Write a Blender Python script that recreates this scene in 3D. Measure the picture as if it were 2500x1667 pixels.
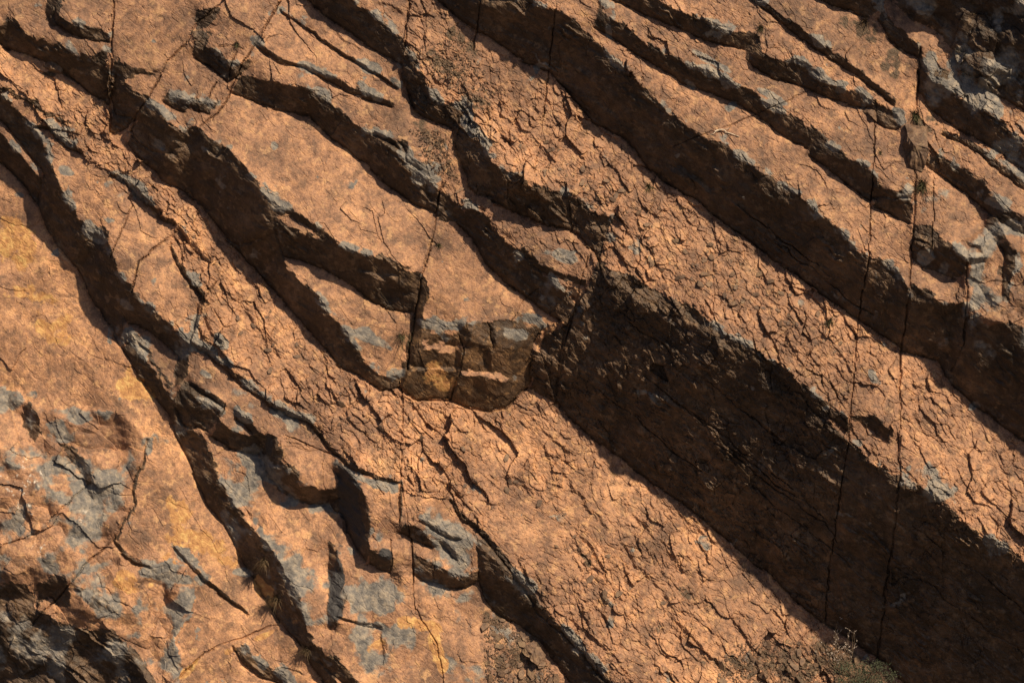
import bpy, bmesh, math, random
import numpy as np
from mathutils import Vector, Matrix, Euler

for o in list(bpy.data.objects):
    bpy.data.objects.remove(o, do_unlink=True)
C = bpy.context.scene
COL = C.collection
random.seed(7)

# ------------------------------------------------------------------ camera, sky, sun, exposure
S = 0.007                 # metres per survey unit of the rock face
ZC = 9.0                  # height of the middle of the face above the ground
DIST = 80.0
cam = bpy.data.cameras.new('camera')
cam.sensor_width = 36.0
cam.lens = 36.0 * DIST / (2352 * S)
cam.clip_end = 3000
camo = bpy.data.objects.new('camera', cam)
camo.location = (0, -DIST, ZC)
camo.rotation_euler = (math.radians(90), 0, 0)
COL.objects.link(camo)
C.camera = camo

SUN = Vector((0.515, -0.585, 0.635)).normalized()      # towards the sun
sun = bpy.data.lights.new('sun', 'SUN')
sun.energy = 5.0
sun.angle = math.radians(1.2)
sun.color = (1.0, 0.785, 0.53)
suno = bpy.data.objects.new('sun', sun)
suno.rotation_euler = SUN.to_track_quat('Z', 'Y').to_euler()
suno.location = (20, -40, 40)
COL.objects.link(suno)
W = bpy.data.worlds.new('World')
C.world = W
W.use_nodes = True
wn = W.node_tree
sky = wn.nodes.new('ShaderNodeTexSky')
sky.sky_type = 'NISHITA'
sky.sun_disc = False
sky.altitude = 2500.0
sky.air_density = 0.7
sky.dust_density = 5.0
sky.ozone_density = 0.3
sky.sun_elevation = math.asin(SUN.z)
sky.sun_rotation = math.atan2(SUN.x, SUN.y)
bg = wn.nodes['Background']
bg.inputs['Strength'].default_value = 0.05
wn.links.new(sky.outputs[0], bg.inputs['Color'])
C.view_settings.view_transform = 'Standard'
C.view_settings.look = 'None'
C.view_settings.exposure = 0.42
C.view_settings.gamma = 1.0
C.view_settings.use_curve_mapping = False

# ------------------------------------------------------------------ numeric helpers
STEP = 1.7
U0, U1, V0, V1 = -170.0, 2522.0, -120.0, 1688.0
NU = int((U1 - U0) / STEP) + 1
NV = int((V1 - V0) / STEP) + 1
uu = (U0 + STEP * np.arange(NU)).astype(np.float32)
vv = (V0 + STEP * np.arange(NV)).astype(np.float32)
GU_, GV_ = np.meshgrid(uu, vv)

_rng = np.random.RandomState(11)
_T = _rng.rand(8, 65536).astype(np.float32)

_GX = np.cos(_T[0] * 6.2831853); _GY = np.sin(_T[0] * 6.2831853)
def hsh(ix, iy, seed):
    h = (ix.astype(np.uint32) * np.uint32(73856093)) ^ (iy.astype(np.uint32) * np.uint32(19349663)) ^ np.uint32((seed * 83492791) & 0xffffffff)
    h = (h ^ (h >> np.uint32(13))) * np.uint32(1274126177)
    return ((h ^ (h >> np.uint32(16))) & np.uint32(65535)).astype(np.int32)

def noise(x, y, seed=0):
    ix = np.floor(x).astype(np.int32); iy = np.floor(y).astype(np.int32)
    fx = x - ix; fy = y - iy
    sx = fx * fx * fx * (fx * (fx * 6 - 15) + 10); sy = fy * fy * fy * (fy * (fy * 6 - 15) + 10)
    def g(a, b):
        h = hsh(ix + a, iy + b, seed)
        return _GX[h] * (fx - a) + _GY[h] * (fy - b)
    n0 = g(0, 0) * (1 - sx) + g(1, 0) * sx
    n1 = g(0, 1) * (1 - sx) + g(1, 1) * sx
    return (n0 * (1 - sy) + n1 * sy).astype(np.float32) * 1.5

def fbm(x, y, wl, octv=4, seed=0, gain=0.5):
    r = 0; a = 1.0; t = 0
    for k in range(octv):
        r = r + a * noise(x / wl + 13.7 * k, y / wl + 7.1 * k, seed + k); t += a
        a *= gain; wl /= 2.03
    return r / t

def voro(x, y, cell, seed, jit=0.9, ang=False):
    x = x / cell; y = y / cell
    ix = np.floor(x).astype(np.int32); iy = np.floor(y).astype(np.int32)
    f1 = np.full(x.shape, 9, np.float32); f2 = f1.copy()
    hid = np.zeros(x.shape, np.int32); bx = np.zeros(x.shape, np.float32); by = bx.copy()
    for a in (-1, 0, 1):
        for b in (-1, 0, 1):
            h = hsh(ix + a, iy + b, seed)
            cx = ix + a + 0.5 + jit * (_T[1][h] - 0.5); cy = iy + b + 0.5 + jit * (_T[2][h] - 0.5)
            dx = x - cx; dy = y - cy
            d = (0.62 * (np.abs(dx) + np.abs(dy)) + 0.3 * np.maximum(np.abs(dx), np.abs(dy)) if ang else np.sqrt(dx * dx + dy * dy)).astype(np.float32)
            m = d < f1
            f2 = np.where(m, f1, np.minimum(f2, d))
            f1 = np.where(m, d, f1)
            hid = np.where(m, h, hid); bx = np.where(m, dx, bx); by = np.where(m, dy, by)
    return hid, bx * cell, by * cell, f1 * cell, f2 * cell

def poly_mask(pts):
    p = np.array(pts, np.float32)
    i0 = max(0, int((p[:, 0].min() - U0) / STEP) - 1); i1 = min(NU, int((p[:, 0].max() - U0) / STEP) + 2)
    j0 = max(0, int((p[:, 1].min() - V0) / STEP) - 1); j1 = min(NV, int((p[:, 1].max() - V0) / STEP) + 2)
    if i1 <= i0 or j1 <= j0: return None
    X = uu[i0:i1][None, :]; Y = vv[j0:j1][:, None]
    m = np.zeros((j1 - j0, i1 - i0), bool)
    for k in range(len(p)):
        x0, y0 = p[k - 1]; x1, y1 = p[k]
        if y0 == y1: continue
        c = (y0 > Y) != (y1 > Y)
        m ^= c & (X < (x1 - x0) * (Y - y0) / (y1 - y0) + x0)
    return slice(j0, j1), slice(i0, i1), m

def dist_field(lines, R):
    D = np.full((NV, NU), R, np.float32)
    for pts in lines:
        for k in range(len(pts) - 1):
            x0, y0 = pts[k]; x1, y1 = pts[k + 1]
            i0 = max(0, int((min(x0, x1) - R - U0) / STEP)); i1 = min(NU, int((max(x0, x1) + R - U0) / STEP) + 2)
            j0 = max(0, int((min(y0, y1) - R - V0) / STEP)); j1 = min(NV, int((max(y0, y1) + R - V0) / STEP) + 2)
            if i1 <= i0 or j1 <= j0: continue
            X = uu[i0:i1][None, :]; Y = vv[j0:j1][:, None]
            L = (x1 - x0) ** 2 + (y1 - y0) ** 2 + 1e-6
            t = np.clip(((X - x0) * (x1 - x0) + (Y - y0) * (y1 - y0)) / L, 0, 1)
            d = np.hypot(X - x0 - t * (x1 - x0), Y - y0 - t * (y1 - y0))
            D[j0:j1, i0:i1] = np.minimum(D[j0:j1, i0:i1], d)
    return D

# ------------------------------------------------------------------ survey of the rock face
TAN_A, TAN_B = 0.17, 0.95
LEDGE = {}                # id -> dict(label, s direction, flake, order)
FACES = []                # rows: (gu, gv, owner index, class, rough)
face = np.zeros((NV, NU), np.int32)
OWN = []
CREST, BASE, CRACK = [], [], []

def ledge(i, label, s=(-0.62, 0.78), a=TAN_A, flake=0.4, grey=0.0, cat='rock ledge', name='rock_ledge', rough=0.02):
    n = math.hypot(*s)
    LEDGE[i] = dict(k=len(OWN), label=label, g=(0.72 * a * s[0] / n if a != TAN_A else a * s[0] / n, 0.72 * a * s[1] / n if a != TAN_A else a * s[1] / n), flake=flake, grey=grey, cat=cat, name=name, rough=rough)
    OWN.append(i)

def paint(pts, gu, gv, own, cls, rough):
    FACES.append((gu, gv, own, cls, rough))
    r = poly_mask(pts)
    if r:
        a, b, m = r
        face[a, b][m] = len(FACES) - 1

def T(i, pts):            # weathered bedding surface of a ledge
    L = LEDGE[i]
    paint(pts, L['g'][0], L['g'][1], L['k'], 0, L['rough'])

def F(i, pts, d, m, cls=1, rough=0.05):   # a single broken facet whose normal leans towards d (right, up) by slope m
    n = math.hypot(*d)
    paint(pts, -m * d[0] / n, m * d[1] / n, LEDGE[i]['k'], cls, rough)

def resample(pts, n):
    p = np.array(pts, float)
    l = np.r_[0, np.cumsum(np.hypot(*np.diff(p, axis=0).T))]
    t = np.linspace(0, l[-1], n)
    return np.c_[np.interp(t, l, p[:, 0]), np.interp(t, l, p[:, 1])]

_rr = np.random.RandomState(5)
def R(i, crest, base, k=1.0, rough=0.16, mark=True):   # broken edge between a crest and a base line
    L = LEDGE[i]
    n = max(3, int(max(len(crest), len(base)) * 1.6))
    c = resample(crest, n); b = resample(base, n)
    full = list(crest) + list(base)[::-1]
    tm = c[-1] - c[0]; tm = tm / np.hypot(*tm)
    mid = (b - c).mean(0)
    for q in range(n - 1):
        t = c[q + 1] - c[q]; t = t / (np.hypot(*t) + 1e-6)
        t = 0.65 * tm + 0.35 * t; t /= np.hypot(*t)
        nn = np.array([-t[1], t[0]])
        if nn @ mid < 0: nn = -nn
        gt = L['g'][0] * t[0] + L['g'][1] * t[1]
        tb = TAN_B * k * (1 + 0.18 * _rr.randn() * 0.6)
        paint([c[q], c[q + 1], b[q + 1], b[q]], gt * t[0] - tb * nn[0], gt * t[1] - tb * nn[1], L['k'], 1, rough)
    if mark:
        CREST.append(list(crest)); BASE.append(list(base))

def K(pts, w=3.0, d=8.0):
    CRACK.append((pts, w, d))

BIG = 2700
# --- ledges from the lower left up to the upper right
ledge('foot', 'broad ochre slab at the lower left, stained rust and yellow beside the long dark step', s=(-0.80, 0.60), a=0.16, flake=0.13)
ledge('mass', 'lumpy broken grey rock with chalky white crusts in the lower left corner', s=(-0.80, 0.60), a=0.12, flake=0.10, grey=0.6, rough=0.16, cat='rock outcrop', name='rock_outcrop')
ledge('wedge', 'small tan block below the rusty curved seam at the bottom edge', s=(-0.75, 0.66), a=0.15, flake=0.1, cat='rock block', name='rock_block')
ledge('apron', 'smooth grey and tan ledge at the bottom centre below the rounded boulder', s=(-0.72, 0.70), a=0.20, flake=0.15, rough=0.07, grey=0.48)
ledge('stripe', 'thin yellowish sliver of rock at the left edge between two dark steps', s=(-0.82, 0.57), flake=0.1)
ledge('nook', 'small sunken shelf in the corner under the dark overhanging step of the long left ledge', s=(-0.75, 0.66), a=0.15, flake=0.1, rough=0.1, grey=0.3)
ledge('band', 'long narrow left ledge with grey blue patches and a jagged edge over the ochre slab', s=(-0.70, 0.71), flake=0.3, rough=0.08, grey=0.3)
ledge('stub', 'short upper end of the left ledge, at the left edge above two dark steps', s=(-0.75, 0.66), flake=0.3, grey=0.3, rough=0.06)
ledge('step', 'small lit triangular step on the jagged front just left of the rounded boulder', s=(-0.70, 0.71), flake=0.2, grey=0.4, cat='rock step', name='rock_step')
ledge('flaky', 'wide ledge of cracked orange flakes sweeping from the centre to the bottom right scree', s=(-0.64, 0.77), a=0.25, flake=1.0)
ledge('cubes', 'broken pale grey cubes along the front edge just right of the dark wet cleft', s=(-0.68, 0.73), flake=0.3, rough=0.16, grey=0.4, cat='rock block', name='rock_block')
ledge('rim', 'rib of thin tilted layers along the dark edge above the soil pocket at the bottom', s=(-0.68, 0.73), flake=0.3, rough=0.14, grey=0.4, cat='rock rib', name='rock_rib')
ledge('stack', 'stack of dark jointed blocks under the top left slabs beside the deep vertical joint', flake=0.2, cat='rock stack', name='rock_stack')
ledge('nose', 'narrow lower ledge with a pointed lit tread tucked under the smooth central slab', s=(-0.62, 0.78), flake=0.15, grey=0.3)
ledge('smooth', 'broad smooth orange slab left of the square central block', s=(-0.60, 0.80), a=0.26, flake=0.18)
ledge('block', 'square central block with a stepped golden brown front of broken cubes', s=(-0.55, 0.83), a=0.22, flake=0.15, cat='rock block', name='rock_block')
ledge('mid', 'narrow shaded ledge strewn with chips above the square central block', s=(-0.62, 0.78), flake=0.5, grey=0.25)
ledge('shelf', 'curved ledge with a golden brown broken edge above the smooth orange slab', s=(-0.55, 0.83), flake=0.25)
ledge('tile', 'thin flat plate crossed by one long straight crack in the upper middle', s=(-0.55, 0.83), flake=0.15)
ledge('tall', 'tall slab beside the deep vertical joint at the top left', s=(-0.62, 0.78), a=0.2, flake=0.15, cat='rock slab', name='tall_rock')
ledge('chunk', 'cracked blocky ledge between the tall left slab and the thin flat plate', s=(-0.6, 0.8), flake=0.3)
ledge('corner', 'ledge in the top left corner with a jagged dark edge above a small loose stone', s=(-0.55, 0.83), a=0.2, flake=0.2, grey=0.2)
ledge('pillow', 'small squarish block perched at the top left against the deep vertical joint', s=(-0.5, 0.86), a=0.2, flake=0.15, cat='rock block', name='rock_block')
ledge('upper', 'ledge with a dark straight edge at the top edge, left of the chipped long ledge', s=(-0.58, 0.81), flake=0.3)
ledge('great', 'longest ledge, strewn with chips, above the biggest shadowed rock wall', s=(-0.60, 0.80), flake=1.1)
ledge('notch', 'notched block between two vertical joints at the lower right of the longest ledge', s=(-0.6, 0.8), flake=0.6, grey=0.2, cat='rock block', name='rock_block')
ledge('second', 'long ledge with a tall dark edge and a white dry twig on it', s=(-0.60, 0.80), flake=0.45)
ledge('third', 'long upper right ledge with a scalloped dark edge above the white dry twig', s=(-0.56, 0.83), flake=0.35)
ledge('fourth', 'upper right ledge with a thin dark front and a broken end block near its middle', s=(-0.54, 0.84), flake=0.35)
ledge('fifth', 'thin sheet of rock along a narrow dark line at the top right', s=(-0.56, 0.83), flake=0.3)
ledge('sixth', 'shaded ledge under the dark top right corner, dusted with dry soil', s=(-0.58, 0.81), flake=0.4)
ledge('east', 'right hand ledge of rough lit rock right of the long vertical joint', s=(-0.6, 0.8), flake=0.4, grey=0.35, rough=0.10)
ledge('wall', 'rough slab over the dark wall in the lower right corner', s=(-0.60, 0.80), flake=0.9, grey=0.2)
ledge('pale', 'pale grey ledge with a clean dark face at the right edge', s=(-0.55, 0.83), flake=0.5, grey=0.6)
ledge('crag', 'dark overhanging crag of rounded lumps in the top right corner', s=(-0.6, 0.8), a=0.1, flake=0.3, grey=0.5, rough=0.3, cat='crag', name='rock_crag')
ledge('hump', 'blocky humps of grey and orange rock at the right edge below the pale ledges', s=(-0.6, 0.8), a=0.2, flake=0.3, grey=0.5, rough=0.3, cat='rock outcrop', name='rock_outcrop')
ledge('boulder', 'rounded pale boulder half sunk beside the dark wet cleft', s=(-0.6, 0.8), a=0.15, flake=0.1, grey=0.3, cat='boulder', name='boulder')

# foot slab, lumps, tan wedge
T('foot', [(-BIG, -BIG), (2 * BIG, -BIG), (2 * BIG, 2 * BIG), (-BIG, 2 * BIG)])
T('mass', [(-200, 870), (30, 895), (55, 925), (115, 945), (190, 940), (300, 960), (335, 1010), (324, 1069), (302, 1112), (306, 1155), (288, 1195), (259, 1242), (274, 1263), (342, 1303), (378, 1285), (440, 1312), (440, 1400), (400, 1480), (420, 1540), (410, 1560), (390, 1700), (-200, 1700)])
F('mass', [(-200, 1360), (60, 1340), (70, 1400), (150, 1440), (250, 1450), (275, 1470), (310, 1500), (330, 1530), (360, 1570), (370, 1700), (-200, 1700)], (-0.7, -0.7), 0.34, rough=0.24)
F('mass', [(55, 925), (78, 950), (84, 1000), (75, 1020), (50, 990), (30, 960)], (-1, -0.4), 1.0)
F('mass', [(120, 1012), (165, 1032), (200, 1078), (215, 1120), (205, 1150), (180, 1090), (150, 1050)], (-0.8, -0.6), 1.0)
F('mass', [(112, 1318), (142, 1322), (158, 1375), (150, 1400), (100, 1380), (72, 1400), (75, 1345)], (-0.8, -0.5), 0.9)
F('mass', [(170, 1345), (215, 1352), (270, 1412), (230, 1405), (190, 1385)], (-0.3, -0.8), 0.5)
F('mass', [(262, 1500), (300, 1515), (332, 1530), (310, 1545), (262, 1550)], (0.3, -0.3), 0.3)
F('foot', [(259, 1242), (274, 1263), (342, 1303), (360, 1290), (352, 1282), (300, 1258), (280, 1240)], (-0.5, -0.8), -0.1, cls=0)
R('foot', [(398, 1256), (446, 1310), (504, 1361), (566, 1411)], [(394, 1262), (441, 1318), (498, 1370), (562, 1418)], 0.9, rough=0.05)
R('foot', [(256, 1242), (275, 1264), (300, 1288), (343, 1303)], [(252, 1246), (270, 1270), (296, 1294), (340, 1309)], 0.8, rough=0.05)
R('foot', [(337, 1012), (326, 1069), (304, 1112), (308, 1155), (290, 1195), (262, 1242)], [(330, 1012), (319, 1067), (297, 1110), (301, 1155), (284, 1192), (256, 1240)], 0.7, rough=0.05)
T('wedge', [(395, 1700), (410, 1562), (460, 1505), (505, 1483), (560, 1470), (610, 1443), (660, 1450), (720, 1520), (760, 1700)])
R('wedge', [(560, 1484), (566, 1500), (600, 1535), (655, 1552), (670, 1600)], [(530, 1490), (545, 1525), (590, 1560), (640, 1575), (655, 1605)], 0.9)

R1b = [(32, 407), (72, 468), (101, 533), (119, 565), (140, 585), (173, 625), (202, 700), (223, 722), (274, 805), (317, 873), (338, 906), (382, 956), (396, 1003), (425, 1058), (450, 1123), (468, 1166), (504, 1206), (526, 1242), (551, 1299), (590, 1357), (623, 1411), (644, 1440), (684, 1483), (706, 1526), (738, 1568), (790, 1700)]
# apron
T('apron', R1b[10:] + [(1700, 1700), (1700, 1300), (1000, 850), (500, 850)])
R('apron', [(400, 975), (440, 985), (464, 1004), (486, 1054), (495, 1085), (515, 1112), (547, 1155), (583, 1191), (608, 1238), (634, 1278), (648, 1321), (684, 1368), (698, 1404), (706, 1447), (731, 1483), (749, 1519), (774, 1568), (815, 1700)],
  R1b[11:], 1.0, rough=0.22)
# thin lit strip on the edge of the apron and the grazing bright facet
F('apron', [(486, 1064), (512, 1090), (540, 1130), (575, 1190), (600, 1215), (612, 1240), (604, 1240), (570, 1200), (530, 1150), (500, 1105)], (0.8, 0.5), 0.5, cls=0, rough=0.2)
F('apron', [(680, 1305), (745, 1250), (752, 1330), (750, 1430), (728, 1490), (706, 1450), (700, 1400), (668, 1330)], (0.45, 0.9), 0.85, cls=0, rough=0.06)
F('apron', [(752, 1250), (775, 1265), (782, 1330), (792, 1370), (782, 1415), (762, 1450), (750, 1430), (754, 1330)], (-0.9, -0.2), 0.8, rough=0.6)
R('apron', [(778, 1416), (840, 1434), (872, 1440)], [(774, 1421), (836, 1442), (872, 1447)], 0.8)
R('apron', [(756, 1502), (778, 1520), (812, 1540), (870, 1700)], [(730, 1515), (752, 1545), (795, 1580), (845, 1700)], 0.7, rough=0.3)
F('apron', [(880, 1520), (886, 1480), (872, 1450), (878, 1520), (870, 1560)], (-0.9, -0.3), 0.9)

# yellow stripe on the far left
T('stripe', [(-200, 150), (-200, 320), (0, 378)] + R1b[:4] + [(119, 520), (119, 340), (0, 150)])
R('stripe', [(-200, 130), (0, 305), (45, 362), (82, 395), (98, 420)], [(-200, 240), (0, 380), (32, 407), (60, 450), (74, 470)])
# long left band
band_front = [(-200, 40), (0, 202), (22, 230), (58, 277), (76, 288), (119, 346), (108, 364), (119, 396), (144, 432), (158, 461), (173, 479), (198, 533), (185, 556), (230, 560), (252, 596), (274, 632), (276, 660), (300, 676), (322, 668), (335, 700), (374, 737), (407, 765), (434, 792)]
T('band', band_front + [(421, 873), (461, 902), (468, 920), (511, 938), (536, 945), (594, 992), (640, 1005), (700, 1020), (760, 1040), (818, 1101), (847, 1220), (843, 1278), (870, 1285), (901, 1270), (947, 1278), (998, 1292), (1052, 1328), (1099, 1310), (1091, 1238), (1109, 1263), (1142, 1292), (1160, 1321), (1207, 1368), (1257, 1425), (1300, 1479), (1343, 1526), (1383, 1568), (1480, 1700), (1900, 1700), (1500, 1100), (900, 700), (300, 100), (100, -150), (-200, -150)])
T('stub', [(-200, -60), (0, 150), (60, 215), (80, 262), (95, 285), (140, 335), (125, 352), (119, 346), (108, 364), (92, 395), (55, 348), (0, 278), (-200, 130)])
R('stub', [(-200, 40), (0, 202), (22, 230), (58, 277), (76, 288), (119, 346), (110, 364)], [(-200, 130), (0, 278), (32, 320), (55, 348), (75, 372), (92, 388), (98, 400)])
R('band', [(110, 360), (119, 396), (144, 432), (158, 461), (173, 479), (198, 533), (210, 537), (226, 508), (248, 512), (242, 540), (254, 574), (262, 611), (279, 645), (296, 650), (304, 672)],
  [(92, 395), (74, 470), (88, 505), (101, 533), (119, 565), (140, 585), (158, 605), (173, 625), (190, 670), (202, 700), (223, 722), (240, 748), (255, 775), (265, 792), (274, 805)], 1.0, rough=0.25)
T('nook', [(274, 740), (330, 730), (403, 800), (400, 880), (382, 956), (338, 906), (274, 805)])
R('nook', [(288, 765), (317, 812), (345, 845), (362, 880), (389, 899), (400, 930)], [(274, 805), (317, 873), (338, 906), (360, 930), (382, 956), (392, 980)])
R('nook', [(300, 768), (335, 800), (352, 835), (372, 862), (388, 885)], [(297, 775), (330, 808), (346, 840), (366, 868), (382, 890)], 0.8, mark=False)
R('band', [(300, 672), (335, 700), (374, 737), (407, 765), (434, 792)], [(288, 745), (318, 752), (340, 765), (375, 792), (404, 819)], 1.05, rough=0.08)
F('band', [(434, 792), (430, 830), (428, 850), (421, 873), (392, 890), (392, 868), (404, 819)], (-1, -0.35), 0.95, rough=0.2)
F('band', [(434, 795), (470, 830), (455, 850), (432, 880), (424, 870), (430, 830)], (0.2, 0.9), 0.15, cls=0)
R('band', [(435, 876), (460, 889), (494, 908), (515, 925)], [(433, 885), (456, 899), (488, 919), (509, 936)], 1.1, rough=0.05)
R('band', [(418, 891), (445, 910), (479, 929), (506, 945), (500, 963)], [(396, 935), (412, 975), (436, 985), (452, 982), (470, 992)], 1.1, rough=0.12)
F('band', [(421, 873), (436, 880), (458, 898), (445, 908), (420, 893)], (0.1, 0.2), 0.1, rough=0.25)
K([(515, 927), (512, 942), (503, 958)], 2, 8)
F('step', [(500, 961), (512, 943), (536, 945), (573, 992), (569, 1001), (536, 990), (510, 973)], (0.5, 0.9), 0.35, cls=0, rough=0.05)
R('band', [(535, 944), (565, 961), (586, 978), (592, 995)], [(536, 962), (552, 976), (564, 986), (573, 994)], 1.25, rough=0.05)
R('step', [(500, 962), (518, 980), (540, 992), (569, 1002), (598, 994)], [(478, 1004), (500, 1020), (524, 1032), (556, 1040), (592, 1046)], 1.1, rough=0.28)
F('band', [(600, 996), (618, 992), (636, 1002), (634, 1046), (606, 1072), (592, 1050)], (-1, -0.5), 1.5, rough=0.3)
# dark wet cleft right of the boulder, broken cubes along the front
R('band', [(772, 1060), (796, 1080), (816, 1102), (832, 1140), (841, 1167), (846, 1205), (846, 1240), (843, 1270)], [(752, 1150), (760, 1172), (784, 1186), (790, 1215), (795, 1232), (808, 1254), (820, 1270), (838, 1290)], 1.25, rough=0.4)
T('rim', [(1085, 1200), (1142, 1250), (1240, 1385), (1400, 1560), (1500, 1690), (1480, 1700), (1383, 1570), (1257, 1429), (1160, 1325), (1091, 1240)])
T('cubes', [(843, 1278), (848, 1220), (847, 1190), (841, 1162), (832, 1135), (880, 1100), (918, 1105), (922, 1195), (960, 1140), (1034, 1146), (1090, 1203), (1098, 1240), (1099, 1312), (1052, 1330), (998, 1294), (948, 1280), (900, 1276)])
R('cubes', [(844, 1268), (863, 1270), (898, 1285)], [(845, 1299), (869, 1311), (895, 1317)], 1.15, rough=0.2)
F('cubes', [(898, 1241), (943, 1241), (946, 1340), (937, 1332), (922, 1314), (898, 1317)], (0.3, 0.7), 0.35, cls=0, rough=0.14)
F('cubes', [(896, 1318), (920, 1316), (914, 1350), (902, 1340)], (-0.6, -0.8), 1.1, rough=0.1)
R('cubes', [(930, 1200), (960, 1216), (980, 1234), (1008, 1256)], [(912, 1222), (938, 1239), (962, 1250), (992, 1262)], 1.15, rough=0.1)
R('cubes', [(948, 1276), (970, 1285), (996, 1300)], [(948, 1323), (966, 1335), (992, 1341)], 1.15, rough=0.12)
F('cubes', [(1007, 1270), (1016, 1250), (1051, 1285), (1084, 1270), (1088, 1314), (1060, 1329), (1034, 1320), (1016, 1308), (998, 1288)], (0.25, 0.6), 0.35, cls=0, rough=0.10)
R('cubes', [(1016, 1240), (1031, 1254), (1052, 1279)], [(1011, 1249), (1024, 1266), (1046, 1289)], 1.3, rough=0.05)
R('cubes', [(996, 1302), (1020, 1312), (1034, 1322), (1060, 1331), (1092, 1318)], [(993, 1342), (1018, 1352), (1041, 1360), (1070, 1353), (1099, 1339)], 1.2, rough=0.15)
R('cubes', [(963, 1189), (987, 1200), (1016, 1218), (1040, 1233), (1057, 1234)], [(960, 1197), (983, 1209), (1012, 1228), (1038, 1242), (1056, 1241)], 1.1, rough=0.06)
K([(863, 1082), (863, 1114), (881, 1135)], 2, 8); K([(945, 1238), (946, 1290), (948, 1345)], 2.2, 12); K([(998, 1288), (996, 1310), (993, 1340)], 2, 8); K([(898, 1240), (898, 1290), (896, 1318)], 1.8, 7)
R('rim', [(1091, 1238), (1109, 1263), (1142, 1296), (1160, 1325), (1207, 1372), (1257, 1429), (1300, 1482), (1343, 1530), (1383, 1572), (1480, 1700)],
  [(1095, 1321), (1105, 1375), (1125, 1402), (1142, 1418), (1185, 1443), (1232, 1472), (1257, 1508), (1286, 1544), (1304, 1568), (1390, 1700)], 0.95, rough=0.2)
F('rim', [(1091, 1238), (1112, 1252), (1150, 1288), (1190, 1330), (1240, 1390), (1300, 1455), (1395, 1560), (1490, 1700), (1475, 1700), (1383, 1570), (1300, 1482), (1257, 1429), (1207, 1372), (1160, 1325), (1142, 1296), (1109, 1263)], (-0.2, 0.2), 0.15, cls=1, rough=0.3)
# boulder
F('boulder', [(655, 1008), (699, 1021), (753, 1036), (784, 1056), (782, 1100), (774, 1116), (749, 1158), (724, 1164), (695, 1160), (659, 1143), (627, 1122), (609, 1097), (611, 1074), (632, 1044)], (-0.5, -0.85), 1.35, rough=0.2)
F('boulder', [(648, 1028), (655, 1010), (699, 1023), (753, 1037), (776, 1058), (768, 1078), (775, 1105), (764, 1124), (738, 1119), (690, 1113), (680, 1094), (659, 1073), (648, 1054)], (0.5, 0.8), 0.30, cls=0, rough=0.09)
F('boulder', [(728, 1080), (760, 1085), (772, 1106), (764, 1122), (738, 1117), (724, 1100)], (0.6, 0.3), 0.45, cls=0, rough=0.1)
F('boulder', [(615, 1076), (632, 1045), (644, 1057), (642, 1080)], (-0.5, 0.3), 0.5, rough=0.1)
K([(648, 1054), (662, 1072), (682, 1092)], 1.8, 5); K([(655, 1002), (699, 1020), (725, 1031), (780, 1050)], 2.2, 7)
BASE.append([(606, 1070), (612, 1098), (640, 1122), (673, 1146), (706, 1161), (749, 1164), (774, 1146)])
F('boulder', [(640, 1040), (652, 1062), (684, 1080), (676, 1092), (640, 1076), (630, 1055)], (-0.7, 0.0), 0.5, rough=0.1)
# flaky ledge
flaky_front = [(-200, 0), (60, 215), (78, 262), (95, 285), (140, 330), (252, 392), (288, 410), (313, 432), (342, 464), (378, 504), (400, 510), (385, 560), (407, 600), (428, 632), (468, 675), (457, 722), (439, 785), (472, 805), (515, 834), (551, 870), (601, 906), (630, 927), (666, 949), (713, 967), (753, 1022), (807, 1072), (879, 1101), (918, 1108), (930, 1130), (945, 1135), (969, 1141), (1034, 1148), (1066, 1191), (1088, 1206), (1142, 1256), (1235, 1389), (1290, 1440), (1400, 1568), (1500, 1700)]
T('flaky', flaky_front + [(2900, 1700), (2900, 900), (1300, 300), (300, -150), (-200, -150)])
R('flaky', [(0, 205), (12, 195), (45, 215), (72, 228), (92, 232), (82, 250), (140, 266), (142, 290)], [(0, 214), (14, 206), (44, 224), (68, 238), (84, 242), (76, 258), (134, 274), (140, 300)], 0.8, rough=0.1, mark=False)
R('flaky', [(78, 285), (115, 288), (138, 312), (152, 322), (188, 346)], [(80, 292), (113, 296), (135, 328), (150, 340), (184, 353)], 0.9, rough=0.1)
R('flaky', [(252, 392), (288, 410), (313, 432), (342, 464), (378, 504), (400, 506)], [(250, 400), (284, 420), (306, 446), (336, 474), (372, 512), (398, 514)], 1.0, rough=0.12)
R('flaky', [(407, 519), (443, 562), (478, 594)], [(403, 527), (437, 571), (474, 602)], 1.0, rough=0.08)
R('flaky', [(388, 556), (407, 598), (430, 630), (468, 672), (466, 690)], [(384, 566), (400, 604), (422, 640), (458, 680), (460, 695)], 1.0, rough=0.08)
R('flaky', [(462, 700), (450, 738), (439, 783)], [(455, 700), (444, 738), (434, 783)], 0.9, rough=0.08)
R('flaky', [(470, 722), (486, 758), (511, 787)], [(464, 728), (480, 765), (505, 793)], 0.9, rough=0.08)
R('flaky', [(439, 783), (472, 803), (515, 832), (551, 868), (601, 904), (630, 925), (666, 947), (713, 965)], [(437, 792), (467, 813), (508, 843), (544, 880), (595, 915), (624, 935), (660, 957), (710, 974)], 1.0, rough=0.12)
R('flaky', [(713, 967), (753, 1020), (807, 1069), (879, 1098), (918, 1106)], [(708, 973), (748, 1028), (803, 1077), (876, 1106), (917, 1112)], 0.8, rough=0.12)
R('flaky', [(925, 1108), (923, 1150), (923, 1195)], [(918, 1108), (916, 1150), (917, 1198)], 0.9, rough=0.1)
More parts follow.
